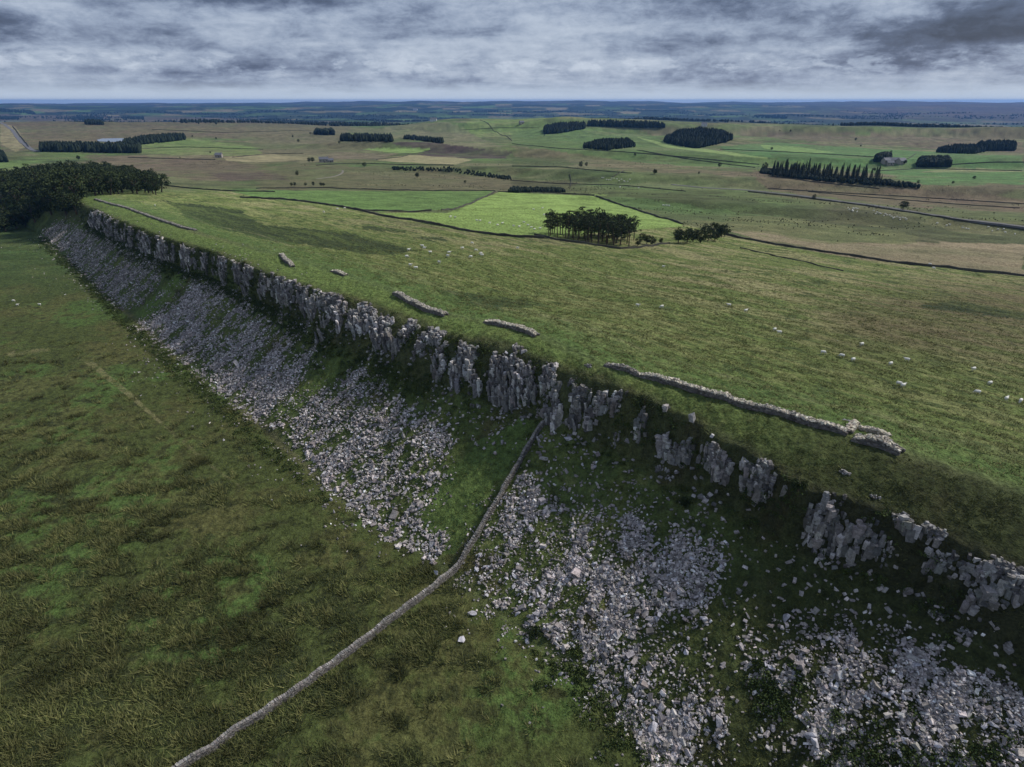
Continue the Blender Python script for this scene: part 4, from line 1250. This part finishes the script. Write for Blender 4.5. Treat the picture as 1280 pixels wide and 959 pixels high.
# ------------------------------------------------------------------ roads
def road(name, pts, w, col, lift=.25, step=6):
    x, y = path_px(pts, step)
    dx = np.gradient(x); dy = np.gradient(y); L = np.hypot(dx, dy); nx, ny = -dy / L, dx / L
    z = np.maximum(height(x + nx * w / 2, y + ny * w / 2), height(x - nx * w / 2, y - ny * w / 2)) + lift
    n = len(x)
    pr = [np.stack([x + nx * a * w, y + ny * a * w, z + b], 1) for a, b in ((-.62, -1.2), (-.5, 0), (.5, 0), (.62, -1.2))]
    V = np.stack(pr, 1)
    i = np.arange(n - 1)[:, None] * 4; k = np.arange(3)
    Fc = np.stack([i + k, i + 4 + k, i + 5 + k, i + 1 + k], -1).reshape(-1, 4)
    o = mesh_np(name, V.reshape(-1, 3), Fc, attr_mat('asphalt_' + name, .85, .5, .15, .1), np.tile(np.array(col), (n * 4, 1)))
    return tag(o, kind='structure')


road('road', [(840, 231), (880, 235), (935, 238), (1000, 245), (1090, 257), (1160, 268), (1220, 277), (1290, 287)], 5.5, (.11, .108, .105))
road('farm_track', [(395, 224), (420, 221), (430, 216), (428, 213)], 2.2, (.18, .165, .14))
road('hill_road', [(-10, 152), (12, 158), (22, 172), (32, 184), (48, 190)], 8, (.13, .13, .14))
field_wall('dark verge wall beside the right hand road', [(935, 240), (1000, 247), (1090, 259), (1160, 270), (1220, 279), (1290, 289)], .9, 1.4)
field_wall('dark verge wall beside the left hand hill road', [(16, 158), (27, 172), (36, 184)], 2, 3)


# ------------------------------------------------------------------ trees
def tube(P0, P1, r0, r1, k=7):
    P0 = np.array(P0, float); P1 = np.array(P1, float); d = P1 - P0; d /= np.linalg.norm(d)
    a = np.cross(d, (1, 0, 0) if abs(d[0]) < .8 else (0, 1, 0)); a /= np.linalg.norm(a); b = np.cross(d, a)
    t = np.arange(k) / k * 2 * math.pi
    ring = np.cos(t)[:, None] * a + np.sin(t)[:, None] * b
    V = np.concatenate([P0 + ring * r0, P1 + ring * r1])
    Fc = [(i, (i + 1) % k, k + (i + 1) % k, k + i) for i in range(k)]
    return V, np.array(Fc), np.ones((2 * k, 3))


def tree_proto(kind, seed):
    global rng
    keep = rng; rng = np.random.default_rng(seed)
    root = empty({'broad': 'broadleaf_tree', 'pine': 'pine_tree', 'spruce': 'spruce_tree'}[kind], (0, 0, 0))
    tb = []
    if kind == 'broad':
        H = rng.uniform(8, 10)
        bend = rng.normal(0, .4, 2)
        tb.append(tube((0, 0, -1), (bend[0], bend[1], H * .45), .34, .22))
        for i in range(6):
            a = i * 1.05 + rng.uniform(0, .6)
            tb.append(tube((bend[0], bend[1], H * .38), (math.cos(a) * H * .27, math.sin(a) * H * .27, H * rng.uniform(.6, .8)), .14, .04, 5))
        k = 44
        d = rng.normal(0, 1, (k, 3)); d /= np.linalg.norm(d, axis=1)[:, None]; rr = rng.uniform(.35, 1, k) ** .5
        P = d * rr[:, None] * np.array((H * .34, H * .34, H * .37)) + np.array((bend[0], bend[1], H * .52))
        V = leafclumps(P[:, 0], P[:, 1], P[:, 2] - .5, rng.uniform(.9, 1.6, k), 26, .36, (.017, .029, .012), (.062, .080, .028), 1)
    elif kind == 'pine':
        H = rng.uniform(11, 13.5)
        bend = rng.normal(0, .5, 2)
        tb.append(tube((0, 0, -1), (bend[0], bend[1], H * .93), .30, .08))
        k = 20
        for i in range(k):
            h = H * rng.uniform(.30, .95); a = rng.uniform(0, 6.28); L = H * .22 * (1.25 - (h / H - .4))
            e = (bend[0] * h / H + math.cos(a) * L, bend[1] * h / H + math.sin(a) * L, h + L * .25)
            tb.append(tube((bend[0] * h / H, bend[1] * h / H, h), e, .07, .02, 4))
            c = leafclumps(np.array([e[0] * .8]), np.array([e[1] * .8]), np.array([e[2] - .3]), np.array([rng.uniform(.9, 1.5)]), 42, .26, (.016, .028, .014), (.062, .080, .032), .75)
            V = c if i == 0 else join(V, c)
        c = leafclumps(np.array([bend[0]]), np.array([bend[1]]), np.array([H * .93]), np.array([1.2]), 50, .26, (.012, .022, .012), (.040, .055, .024), .9)
        V = join(V, c)
    else:
        H = rng.uniform(11, 15)
        tb.append(tube((0, 0, -1), (0, 0, H * .95), .22, .05))
        n = 900
        t = rng.uniform(0, 1, n) ** .75; h = H * (.08 + .92 * t); a = rng.uniform(0, 6.28, n)
        rad = H * .19 * (1 - t) ** .85 * (0.55 + .45 * np.abs(np.sin(h * 3.2 + a))) * rng.uniform(.6, 1.05, n) + .05
        P = np.stack([np.cos(a) * rad, np.sin(a) * rad, h], 1)
        out = np.stack([np.cos(a), np.sin(a), np.full(n, -.45)], 1) * (.5 + .2 * (1 - t))[:, None]
        sd_ = np.stack([-np.sin(a), np.cos(a), np.zeros(n)], 1) * .3
        Vv = np.stack([P - out * .5, P - sd_, P + out * .5, P + sd_], 1).reshape(-1, 3)
        tt = rng.uniform(0, 1, n)[:, None]
        V = (Vv, np.arange(n * 4).reshape(-1, 4), np.repeat(np.array((.012, .022, .014)) * (1 - tt) + np.array((.032, .046, .024)) * tt, 4, 0))
    v, f, c = join(*[(a, b, cc) for a, b, cc in tb])
    mesh_np('trunk', v, f, M_bark, None, parent=root)
    mesh_np('crown', V[0], V[1], M_leaf, V[2], parent=root)
    rng = keep
    return root


protos = {'broad': [tree_proto('broad', 10 + i) for i in range(5)], 'pine': [tree_proto('pine', 30 + i) for i in range(5)], 'spruce': [tree_proto('spruce', 50 + i) for i in range(4)]}
used = set()


def plant(kind, x, y, z, scale, label, group, sz=None):
    i = random.randrange(len(protos[kind])); o = protos[kind][i]
    if (kind, i) not in used: used.add((kind, i)); t = o
    else: t = copy_tree(o)
    t.location = (x, y, z - .2); t.rotation_euler = (0, 0, random.uniform(0, 6.28))
    t.scale = (scale, scale, scale * (sz or random.uniform(.9, 1.1)))
    return tag(t, label, 'tree', group)


# the dark wood at the end of the crag
WOOD = [(0, 222), (20, 232), (45, 216), (80, 214), (130, 216), (170, 226), (204, 240), (196, 244), (150, 243), (105, 246), (100, 256), (96, 268), (70, 275), (40, 282), (0, 292), (-30, 296), (-30, 225)]
x, y = scatter(WOOD, 3000)
chosen = []
for a, b in zip(x, y):
    if all((a - c_) ** 2 + (b - d) ** 2 > 9.6 ** 2 for c_, d in chosen): chosen.append((a, b))
chosen.sort(key=lambda p: math.hypot(*p))
print('wood trees possible', len(chosen))
for a, b in chosen[:275]:
    plant('broad', a, b, float(height(a, b)), random.uniform(1.25, 1.7) * (1 + .35 * math.exp(-((math.degrees(math.atan2(a, b)) + 35) / 3.5) ** 2)), 'round crowned dark tree of the wood at the far left end of the crag', 'trees of the dark wood')
# pine clump
x, y = scatter([(684, 297), (720, 301), (750, 306), (788, 308), (793, 300), (780, 296), (740, 292), (700, 291), (686, 291)], 700)
chosen = []
for a, b in zip(x, y):
    if all((a - c_) ** 2 + (b - d) ** 2 > 3.0 ** 2 for c_, d in chosen): chosen.append((a, b))
print('pines', len(chosen))
for a, b in chosen[:62]:
    plant('pine', a, b, float(height(a, b)), random.uniform(.85, 1.1), 'tall dark pine with bare trunk in the clump at the middle of the view', 'pines of the middle clump')
for u, v, s_, lab in ((797, 307, .45, 'small dark bushy tree just right of the pine clump'), (808, 305, .6, 'middle sized tree standing on the bare tan ground'), (815, 306, .5, 'low round tree at the front of the tan ground'), (826, 303, .35, 'smallest bush at the right end of the tan ground'), (803, 300, .5, 'bush tree at the back of the tan ground')):
    a, b, cc = H1(u, v); plant('broad', a, b, cc, s_, lab, None)
for i, (u, v) in enumerate(((848, 304), (858, 305), (866, 303), (875, 304), (884, 301), (893, 300), (902, 297), (870, 299), (880, 297), (890, 296), (860, 300), (850, 300), (898, 296), (906, 295))):
    a, b, cc = H1(u, v)
    plant('broad', a, b, cc, random.uniform(.65, .95), 'dark round tree in the group right of the tan ground', 'round trees right of the tan ground')

# spiky conifer belt
x, y = scatter([(965, 222), (1000, 224), (1060, 228), (1104, 233), (1104, 228), (1060, 222), (1000, 216), (965, 214)], 500)
chosen = []
for a, b in zip(x, y):
    if all((a - c_) ** 2 + (b - d) ** 2 > 3.7 ** 2 for c_, d in chosen): chosen.append((a, b))
for a, b in chosen[:150]:
    plant('spruce', a, b, float(height(a, b)), random.uniform(.55, 1.2), 'pointed dark spruce in the conifer belt', 'spruces of the conifer belt')

# lone trees and bushes far off
LONE = [(391, 203, 1.0, 'tall dark tree beside the far stone farmhouse'), (387, 203, .8, 'shorter dark tree left of the farmhouse tree'), (98, 200, .9, 'lone small tree in front of the long plantation'), (157, 212, .8, 'lone tree showing above the dark wood'),
        (225, 198, .3, 'tiny bush on the brown moor'), (455, 209, .8, 'lone bush left of the dark scarp'), (726, 209, .8, 'left one of twin bushes on the middle pasture'), (733, 208, .6, 'right one of twin bushes on the middle pasture'),
        (1017, 250, .6, 'round bush beside the right hand road, left one'), (1128, 263, .9, 'round dark bush beside the right hand road, right one'), (373, 178, .9, 'tree on the far rise left of the twin clumps'), (366, 172, .7, 'small tree on the far rise'),
        (388, 168, .7, 'tree left of the far oval wood'), (818, 218, .8, 'thorn bush in the middle pasture dip'), (955, 214, 1.1, 'bushy tree at the left end of the conifer belt')]
for u, v, s_, lab in LONE:
    a, b, cc = H1(u, v); plant('broad', a, b, cc, s_, lab, None)
for i in range(34):
    u = random.uniform(60, 1270); v = random.uniform(162, 232)
    if any(bool(inpoly(np.array([u]), np.array([v]), P)[0]) for P, c_, j_, w_ in FIELDS if w_ >= 1): continue
    a, b, cc = H1(u, v)
    if (a + b) * Q < 330: continue
    plant('broad', a, b, cc, random.uniform(.35, .75), 'small thorn tree dotted about the far open pasture', 'scattered thorn trees of the far pasture')
for u in (365, 369, 382, 392, 401, 405):
    a, b, cc = H1(u, 232.5); plant('broad', a, b, cc, .45, 'thorn bush in the short row left of the green fields', 'row of small thorn bushes')
# prototypes that were not needed
for k, L in protos.items():
    for i, o in enumerate(L):
        if (k, i) not in used:
            for ch in list(o.children): bpy.data.objects.remove(ch)
            bpy.data.objects.remove(o)


def plantation(label, polys, N, h, kind='conifer', name='plantation_forest', col=((.010, .018, .013), (.026, .038, .022))):
    """a far wood that reads as one mass: many small crowns"""
    x, y = scatter(polys, N)
    N = len(x); z = height(x, y)
    K = 6
    hh = h * rng.uniform(.75, 1.15, N); rad = hh * (.26 if kind == 'conifer' else .42)
    a = (np.arange(K) / K * 6.283)[None] + rng.uniform(0, 1, (N, 1))
    lv = [(0.0, .55), (.28, 1.0), (.62, .72), (.86, .34)] if kind == 'conifer' else [(0, .6), (.35, 1), (.7, .92), (.92, .5)]
    rings = []
    for t, k in lv:
        rr = rad[:, None] * k * rng.uniform(.7, 1.25, (N, K))
        rings.append(np.stack([x[:, None] + np.cos(a) * rr, y[:, None] + np.sin(a) * rr, z[:, None] + (hh * t)[:, None] + rng.uniform(-.05, .05, (N, K)) * hh[:, None]], -1))
    top = np.stack([x, y, z + hh], 1)[:, None]
    V = np.concatenate(rings + [top], 1); nv = V.shape[1]
    q = []
    for i in range(3):
        for j in range(K): q.append((i * K + j, i * K + (j + 1) % K, (i + 1) * K + (j + 1) % K, (i + 1) * K + j))
    for j in range(0, K, 2): q.append((3 * K + j, 3 * K + j + 1, 3 * K + (j + 2) % K, nv - 1))
    Fc = (np.array(q)[None] + (np.arange(N) * nv)[:, None, None]).reshape(-1, 4)
    t = rng.uniform(0, 1, N)[:, None]
    c = np.array(col[0]) * (1 - t) + np.array(col[1]) * t
    o = mesh_np(name, V.reshape(-1, 3), Fc, M_leaf, np.repeat(c, nv, 0))
    tag(o, label, kind='stuff')


PL = [('long dark plantation in front of the small lake', [(52, 190), (175, 192), (176, 186), (52, 186)], 900, 13),
      ('right lobe of the lakeside plantation', [(155, 183), (200, 179), (232, 175), (230, 172), (190, 174), (158, 180)], 700, 12),
      ('oval dark wood at the upper left moor', [(90, 150), (130, 151), (128, 147), (92, 146)], 400, 16),
      ('thin dark wood strip on the upper left moor', [(107, 156), (130, 156.5), (129, 154), (108, 154)], 200, 14),
      ('small far wood left of centre', [(152, 149), (180, 150), (180, 147), (153, 146)], 200, 16),
      ('far wood beside the second pale water', [(226, 154), (280, 157), (276, 153), (230, 152)], 300, 16),
      ('wood at the far left skyline', [(0, 140), (45, 143), (40, 139), (0, 137)], 250, 18),
      ('dark wood touching the left edge', [(0, 150), (25, 150), (22, 147), (0, 146)], 200, 16),
      ('twin copse, oval one on the far rise', [(393, 169), (419, 169), (415, 166), (396, 166)], 160, 13),
      ('dark block shaped plantation left of centre', [(426, 177), (491, 178), (490, 172), (428, 172)], 800, 12),
      ('low plantation right of the block shaped one', [(505, 174), (530, 177), (554, 180), (554, 177), (530, 174), (507, 172)], 350, 9),
      ('oblong wood on the green hill', [(680, 168), (700, 167), (732, 161), (730, 157), (700, 158), (680, 162)], 700, 13),
      ('thin tail of woodland behind the oblong wood', [(733, 158), (762, 159), (800, 160), (833, 160), (820, 157), (762, 155), (735, 156)], 500, 13),
      ('flat wood below the oblong one', [(727, 186), (760, 188), (795, 184), (785, 178), (752, 178), (735, 182)], 700, 9),
      ('biggest dark domed wood right of centre', [(828, 178), (850, 183), (872, 186), (900, 180), (917, 176), (900, 168), (872, 166), (848, 168)], 2400, 12),
      ('dark wood on the right hand green fields', [(1170, 191), (1215, 193), (1232, 190), (1222, 186), (1190, 186)], 500, 10),
      ('wood at the far right end of the green fields', [(1219, 189), (1268, 189), (1266, 184), (1224, 184)], 450, 14),
      ('rounded copse right of the farm', [(1147, 209), (1187, 209), (1183, 203), (1150, 203)], 350, 9),
      ('small copse left of the farm', [(1093, 203), (1112, 202), (1110, 198), (1096, 199)], 120, 9),
      ('low scrub in front of the spruces', [(950, 217), (1000, 224), (1060, 230), (1150, 236), (1140, 232), (1104, 228), (1000, 218), (950, 213)], 900, 4),
      ('short dark hedge above the brightest field', [(636, 241), (708, 241), (700, 238), (640, 237)], 220, 3.5),
      ('dark hillside at the left edge above the wood', [(0, 203), (10, 203), (6, 195), (0, 193)], 120, 9),
      ('scrub along the dark scarp', [(490, 210), (560, 210), (640, 222), (640, 226), (560, 215), (490, 213)], 260, 2.5),
      ('dark wood far right of centre', [(940, 147.5), (985, 149), (980, 146), (945, 145)], 200, 18)]
for lab, P, N, h in PL:
    plantation(lab, P, N, h, 'broad' if 'scrub' in lab or 'hedge' in lab or 'copse' in lab else 'conifer', 'hedge' if 'hedge' in lab else 'plantation_forest')
N = 26000
th = rng.uniform(-46, 46, N); rr = np.exp(rng.uniform(np.log(380), np.log(2300), N))
x = rr * np.sin(np.radians(th)); y = rr * np.cos(np.radians(th))
u, v = project(x, y, height(x, y, False))
m = (fbm(x / 130, y / 42, 207, 4, .6) + .4 * fbm(x / 30, y / 14, 209, 3) > .17) & ((x + y) * Q > 330)
for P, c_, j_, w_ in FIELDS:
    if w_ >= .9 and max(c_) > .12: m &= ~inpoly(u, v, P)
pts = (x[m], y[m]); print('scrub', m.sum())
_sc = scatter
scatter = lambda P, n: pts
plantation('rushy tufts and low scrub speckling the rough pasture beyond the green fields', None, 0, .8, 'broad', 'scrub', ((.045, .050, .024), (.10, .09, .05)))
scatter = _sc
# belts of woodland across the far valley, past counting
N = 60000
th = rng.uniform(-48, 48, N); rr = np.exp(rng.uniform(np.log(1900), np.log(9000), N))
x = rr * np.sin(np.radians(th)); y = rr * np.cos(np.radians(th))
m = (fbm(x / 1300, y / 620, 117, 5, .58) > .115) & (rr > 1.2 * np.interp(th, [-60, -38, -25, -12, 0, 12, 25, 45], [4200, 3600, 2700, 1950, 2300, 2700, 2100, 1750]))
print('valley', m.sum())
x, y = x[m], y[m]
pts = (x, y)
_sc = scatter
scatter = lambda P, n: pts
plantation('belts of woodland across the far blue valley', None, 0, 11, 'broad', 'valley_woods')
scatter = _sc


# ------------------------------------------------------------------ farm buildings
def house(x, y, z, L, W, Hh, rz, label, roof=None, wallm=None, chim=2, wins=3, name='farmhouse', cat='house', group=None):
    root = empty(name, (x, y, z), rz); tag(root, label, cat, group)
    bm = bmesh.new()
    rh = W * .42
    p = [(-L / 2, -W / 2, -1.5), (L / 2, -W / 2, -1.5), (L / 2, W / 2, -1.5), (-L / 2, W / 2, -1.5), (-L / 2, -W / 2, Hh), (L / 2, -W / 2, Hh), (L / 2, W / 2, Hh), (-L / 2, W / 2, Hh), (-L / 2, 0, Hh + rh), (L / 2, 0, Hh + rh)]
    vs = [bm.verts.new(q) for q in p]
    for f in ((0, 1, 5, 4), (2, 3, 7, 6), (1, 2, 6, 9, 5), (3, 0, 4, 8, 7)): bm.faces.new([vs[i] for i in f])
    me = bpy.data.meshes.new('wall'); bm.to_mesh(me); bm.free(); me.materials.append(wallm or M_hstone)
    o = bpy.data.objects.new('wall', me); C.objects.link(o); o.parent = root
    bm = bmesh.new(); e = .35
    for sg in (-1, 1):
        q = [(-L / 2 - e, sg * (W / 2 + e), Hh - .2), (L / 2 + e, sg * (W / 2 + e), Hh - .2), (L / 2 + e, 0, Hh + rh + .12), (-L / 2 - e, 0, Hh + rh + .12)]
        a = [bm.verts.new(k) for k in q]; b = [bm.verts.new((k[0], k[1], k[2] + .22)) for k in q]
        bm.faces.new(a); bm.faces.new(b[::-1])
        for i in range(4): bm.faces.new((a[i], b[i], b[(i + 1) % 4], a[(i + 1) % 4]))
    me = bpy.data.meshes.new('roof'); bm.to_mesh(me); bm.free(); me.materials.append(roof or M_slate)
    rf = bpy.data.objects.new('roof', me); C.objects.link(rf); rf.parent = root

    def box(nm, c, s, m, par):
        bm = bmesh.new(); bmesh.ops.create_cube(bm, size=1); bmesh.ops.scale(bm, vec=s, verts=bm.verts); bmesh.ops.translate(bm, vec=c, verts=bm.verts)
        me = bpy.data.meshes.new(nm); bm.to_mesh(me); bm.free(); me.materials.append(m)
        ob = bpy.data.objects.new(nm, me); C.objects.link(ob); ob.parent = par; return ob
    for i in range(chim):
        box('chimney', ((-1) ** i * (L / 2 - .5), 0, Hh + rh + .5), (.8, .8, 1.6), M_hstone, rf)
    for i in range(wins):
        for sg in (-1, 1):
            box('window', (-L / 2 + L * (i + .5) / wins, sg * (W / 2 + .02), Hh * .55), (1.1, .08, 1.4), M_glass, root)
    box('door', (L * .08, -W / 2 - .03, 1), (1, .08, 2), M_dark, root)
    return root


for u, v, L, W, Hh, rz, lab, kw in (
        (405, 203, 13, 7, 4.5, .2, 'grey stone farmhouse with slate roof beside the tall dark tree', {}),
        (413, 203, 9, 6, 3, .3, 'small outbuilding at the right end of the farmhouse', dict(chim=0, name='farm_building', cat='outbuilding')),
        (274, 197, 10, 7, 4, .1, 'lone grey barn at the far left fields', dict(chim=1, name='barn', cat='barn')),
        (1107, 204, 11, 7, 4.2, .3, 'grey farmhouse at the left of the right hand farmstead', {}),
        (1116, 203, 14, 7, 3.4, -.2, 'long shed in the middle of the right hand farmstead', dict(chim=0, name='barn', cat='barn', wins=4)),
        (1126, 204, 12, 8, 3.4, .4, 'broad barn at the right end of the farmstead', dict(chim=0, name='barn', cat='barn')),
        (1112, 206, 9, 6, 3, 0, 'low outbuilding at the front of the farmstead', dict(chim=0, name='farm_building', cat='outbuilding')),
        (880, 157.5, 14, 8, 5, 0, 'tiny white farmhouse behind the big domed wood', dict(wallm=M_white)),
        (542, 152, 22, 12, 7, 0, 'white house shining on the far valley rim', dict(wallm=M_white)),
        (519, 138, 60, 25, 14, 0, 'white building far away in the blue valley', dict(wallm=M_white, name='distant_building', cat='building')),
        (652, 155, 14, 8, 5, .5, 'small far farm left of the oblong wood', {})):
    a, b, cc = H1(u, v); house(a, b, cc, L, W, Hh, rz, lab, **kw)

# ------------------------------------------------------------------ sheep
def sheep_mesh(seed, grazing):
    bm = bmesh.new()
    def ell(c, s, mi, seg=10):
        r_ = bmesh.ops.create_uvsphere(bm, u_segments=seg, v_segments=seg // 2 + 2, radius=1)
        for v in r_['verts']: v.co = Vector((v.co.x * s[0] + c[0], v.co.y * s[1] + c[1], v.co.z * s[2] + c[2]))
        for f in {f for v in r_['verts'] for f in v.link_faces}: f.material_index = mi; f.smooth = True
    # body profile, one swept skin
    prof = [(-.56, .60, .05, .05), (-.52, .60, .17, .20), (-.40, .62, .25, .27), (-.1, .60, .28, .29), (.2, .60, .27, .28), (.40, .63, .21, .24), (.50, .68 if not grazing else .58, .14, .16)]
    hd = [(.62, .80, .10, .12), (.70, .88, .085, .10), (.80, .84, .065, .08), (.88, .80, .04, .05)] if not grazing else [(.60, .44, .11, .13), (.68, .30, .09, .10), (.76, .20, .065, .08), (.82, .13, .04, .045)]
    K = 10; rings = []
    for x_, z_, ry, rz_ in prof + hd:
        rings.append([bm.verts.new((x_, math.cos(2 * math.pi * k / K) * ry, z_ + math.sin(2 * math.pi * k / K) * rz_)) for k in range(K)])
    for i in range(len(rings) - 1):
        for k in range(K):
            f = bm.faces.new((rings[i][k], rings[i][(k + 1) % K], rings[i + 1][(k + 1) % K], rings[i + 1][k])); f.smooth = True
            f.material_index = 0 if i < len(prof) else 1
    bm.faces.new(rings[0][::-1]); bm.faces.new(rings[-1]).material_index = 1
    for sx in (-.36, .32):
        for sy in (-.14, .14):
            for (z0, z1, r0, r1, mi, ox) in ((.42, .24, .075, .045, 0, -.02 if sx < 0 else .0), (.26, 0, .042, .03, 1, -.03 if sx < 0 else .0)):
                bmesh.ops.create_cone(bm, cap_ends=True, segments=6, radius1=r1, radius2=r0, depth=z0 - z1, matrix=Matrix.Translation((sx + ox, sy, (z0 + z1) / 2)))
                for f in bm.faces[-8:]: f.material_index = mi
    hx, hz = (.66, .90) if not grazing else (.64, .38)
    for sy in (-1, 1): ell((hx, sy * .13, hz), (.035, .075, .03), 1, 6)
    me = bpy.data.meshes.new('sheep'); bmesh.ops.recalc_face_normals(bm, faces=bm.faces[:]); bm.to_mesh(me); bm.free()
    me.materials.append(M_wool); me.materials.append(M_face)
    return me


SM = [sheep_mesh(0, True), sheep_mesh(1, False)]


def sheep(u, v, label, group=None, scale=1.0, rz=None):
    a, b, cc = H1(u, v)
    o = bpy.data.objects.new('sheep', random.choice(SM)); C.objects.link(o)
    o.location = (a, b, cc + .02); o.rotation_euler = (0, 0, rz if rz is not None else random.choice((0, math.pi)) + random.uniform(-.7, .7))
    o.scale = (scale,) * 3
    tag(o, label, 'sheep', group)


for u, v, lab in ((968, 414, 'upper sheep of a close pair high on the right pasture'), (973.5, 419, 'lower sheep of a close pair high on the right pasture'), (1028, 445, 'small white sheep, first of a slanting row of three'), (1051, 450, 'middle sheep of a slanting row of three'), (1065, 455, 'last sheep of a slanting row of three'),
                  (1076, 435, 'sheep alone above the slanting row of three'), (1112, 459, 'sheep right of the slanting row of three'), (1133, 452, 'small sheep just above and right of the row'), (1123, 483, 'sheep of a touching pair above the turret, left one'), (1128, 485, 'sheep of a touching pair above the turret, right one'),
                  (1216, 464, 'sheep uppermost of the far right group'), (1237, 480, 'second sheep down in the far right group'), (1220, 495, 'leftmost lower sheep in the far right group'), (1257, 501, 'sheep near the right edge, left of the last one'), (1275, 503, 'last sheep touching the right edge'),
                  (797, 382, 'left sheep of a wide pair on the middle pasture'), (827, 385, 'right sheep of a wide pair on the middle pasture'), (911, 383, 'upper left sheep of a pair right of the wide pair'), (932, 390, 'lower right sheep of a pair right of the wide pair'),
                  (647, 312, 'lone sheep on the tan grass below the pine clump'), (829, 335, 'lone sheep on the tan grass below the round trees'), (194, 258, 'lone sheep near the far crest and dark wood'), (22, 382, 'larger white sheep in the far lower field'), (50, 382, 'right hand small sheep in the far lower field'), (17, 377, 'tiny sheep at the left of the far lower field')):
    sheep(u, v, lab, scale=1.0)
for u, v in ((528, 310), (530.5, 312), (538, 318), (578, 311), (560, 324), (561.5, 319), (549, 329), (595, 313), (601, 317), (602.5, 319), (588.5, 325), (590, 305), (508.5, 321), (511, 314), (513, 333), (520, 336)):
    sheep(u, v, 'white sheep of the flock grazing above the sloping wall piece', 'flock on the crest pasture', 1.15)
for u, v in ((563, 273), (569, 273), (596, 276), (600, 276.3), (612, 280), (622, 284), (628, 280), (642, 285), (649, 284), (655, 280), (664, 286), (668, 288), (675, 287), (678, 262), (680, 270), (667, 264), (660, 283)):
    sheep(u, v, 'white sheep of the flock in the brightest green field', 'flock in the brightest field', 1.25)
for u, v in ((405, 267), (422, 263), (431, 262)): sheep(u, v, 'white sheep of three on the rough grass before the green fields', 'three sheep before the green fields', 1.2)
for i in range(14): sheep(752 + i * 2.7 + random.uniform(-1, 1), 223.7 + i * .22 + random.uniform(-1.6, 1.6), 'white sheep of the line strung across the middle pasture', 'line of sheep in the middle pasture', 1.25)
for u, v in ((775, 235), (798, 236), (829, 258), (832.5, 258.3), (836, 258.5)): sheep(u, v, 'white sheep of the few under the long scarp', 'few sheep under the scarp', 1.5)
for i in range(12): sheep(1058 + random.uniform(-2, 16), 261 + random.uniform(0, 5), 'white sheep of the left cluster below the road', 'left cluster of sheep below the road', 1.1)
for i in range(18): sheep(1092 + i * 2.4 + random.uniform(-1, 1), 266.5 + i * .45 + random.uniform(-2, 3), 'white sheep of the middle cluster below the road', 'middle cluster of sheep below the road', 1.1)
for u, v in ((1171, 280), (1183, 283), (1187, 282), (1203, 286), (1207, 287), (1210, 287.5), (1235, 285), (1240, 290), (1247, 288), (1254, 288), (1256, 292), (1268, 294), (1162, 332), (1166, 338)):
    sheep(u, v, 'white sheep of the loose flock at the right end of the scarp', 'right flock below the road', 1.2)


# ------------------------------------------------------------------ haze
def haze():
    bm = bmesh.new(); bmesh.ops.create_cube(bm, size=1)
    bmesh.ops.scale(bm, vec=(50000, 50000, HTOP - HBOT), verts=bm.verts); bmesh.ops.translate(bm, vec=(0, 0, (HTOP + HBOT) / 2), verts=bm.verts)
    me = bpy.data.meshes.new('haze'); bm.to_mesh(me); bm.free()
    m = bpy.data.materials.new('haze_air'); m.use_nodes = True; t = NT(m.node_tree)
    v = t.n('ShaderNodeVolumePrincipled', {'Color': (.15, .40, .95, 1), 'Density': HAZE, 'Anisotropy': .2})
    t.n('ShaderNodeOutputMaterial', {'Volume': v})
    me.materials.append(m); o = bpy.data.objects.new('haze', me); C.objects.link(o)
    tag(o, kind='stuff')


HAZE = 4.2e-5
haze()
print('tris approx', sum(len(o.data.polygons) for o in C.objects if o.type == 'MESH'))
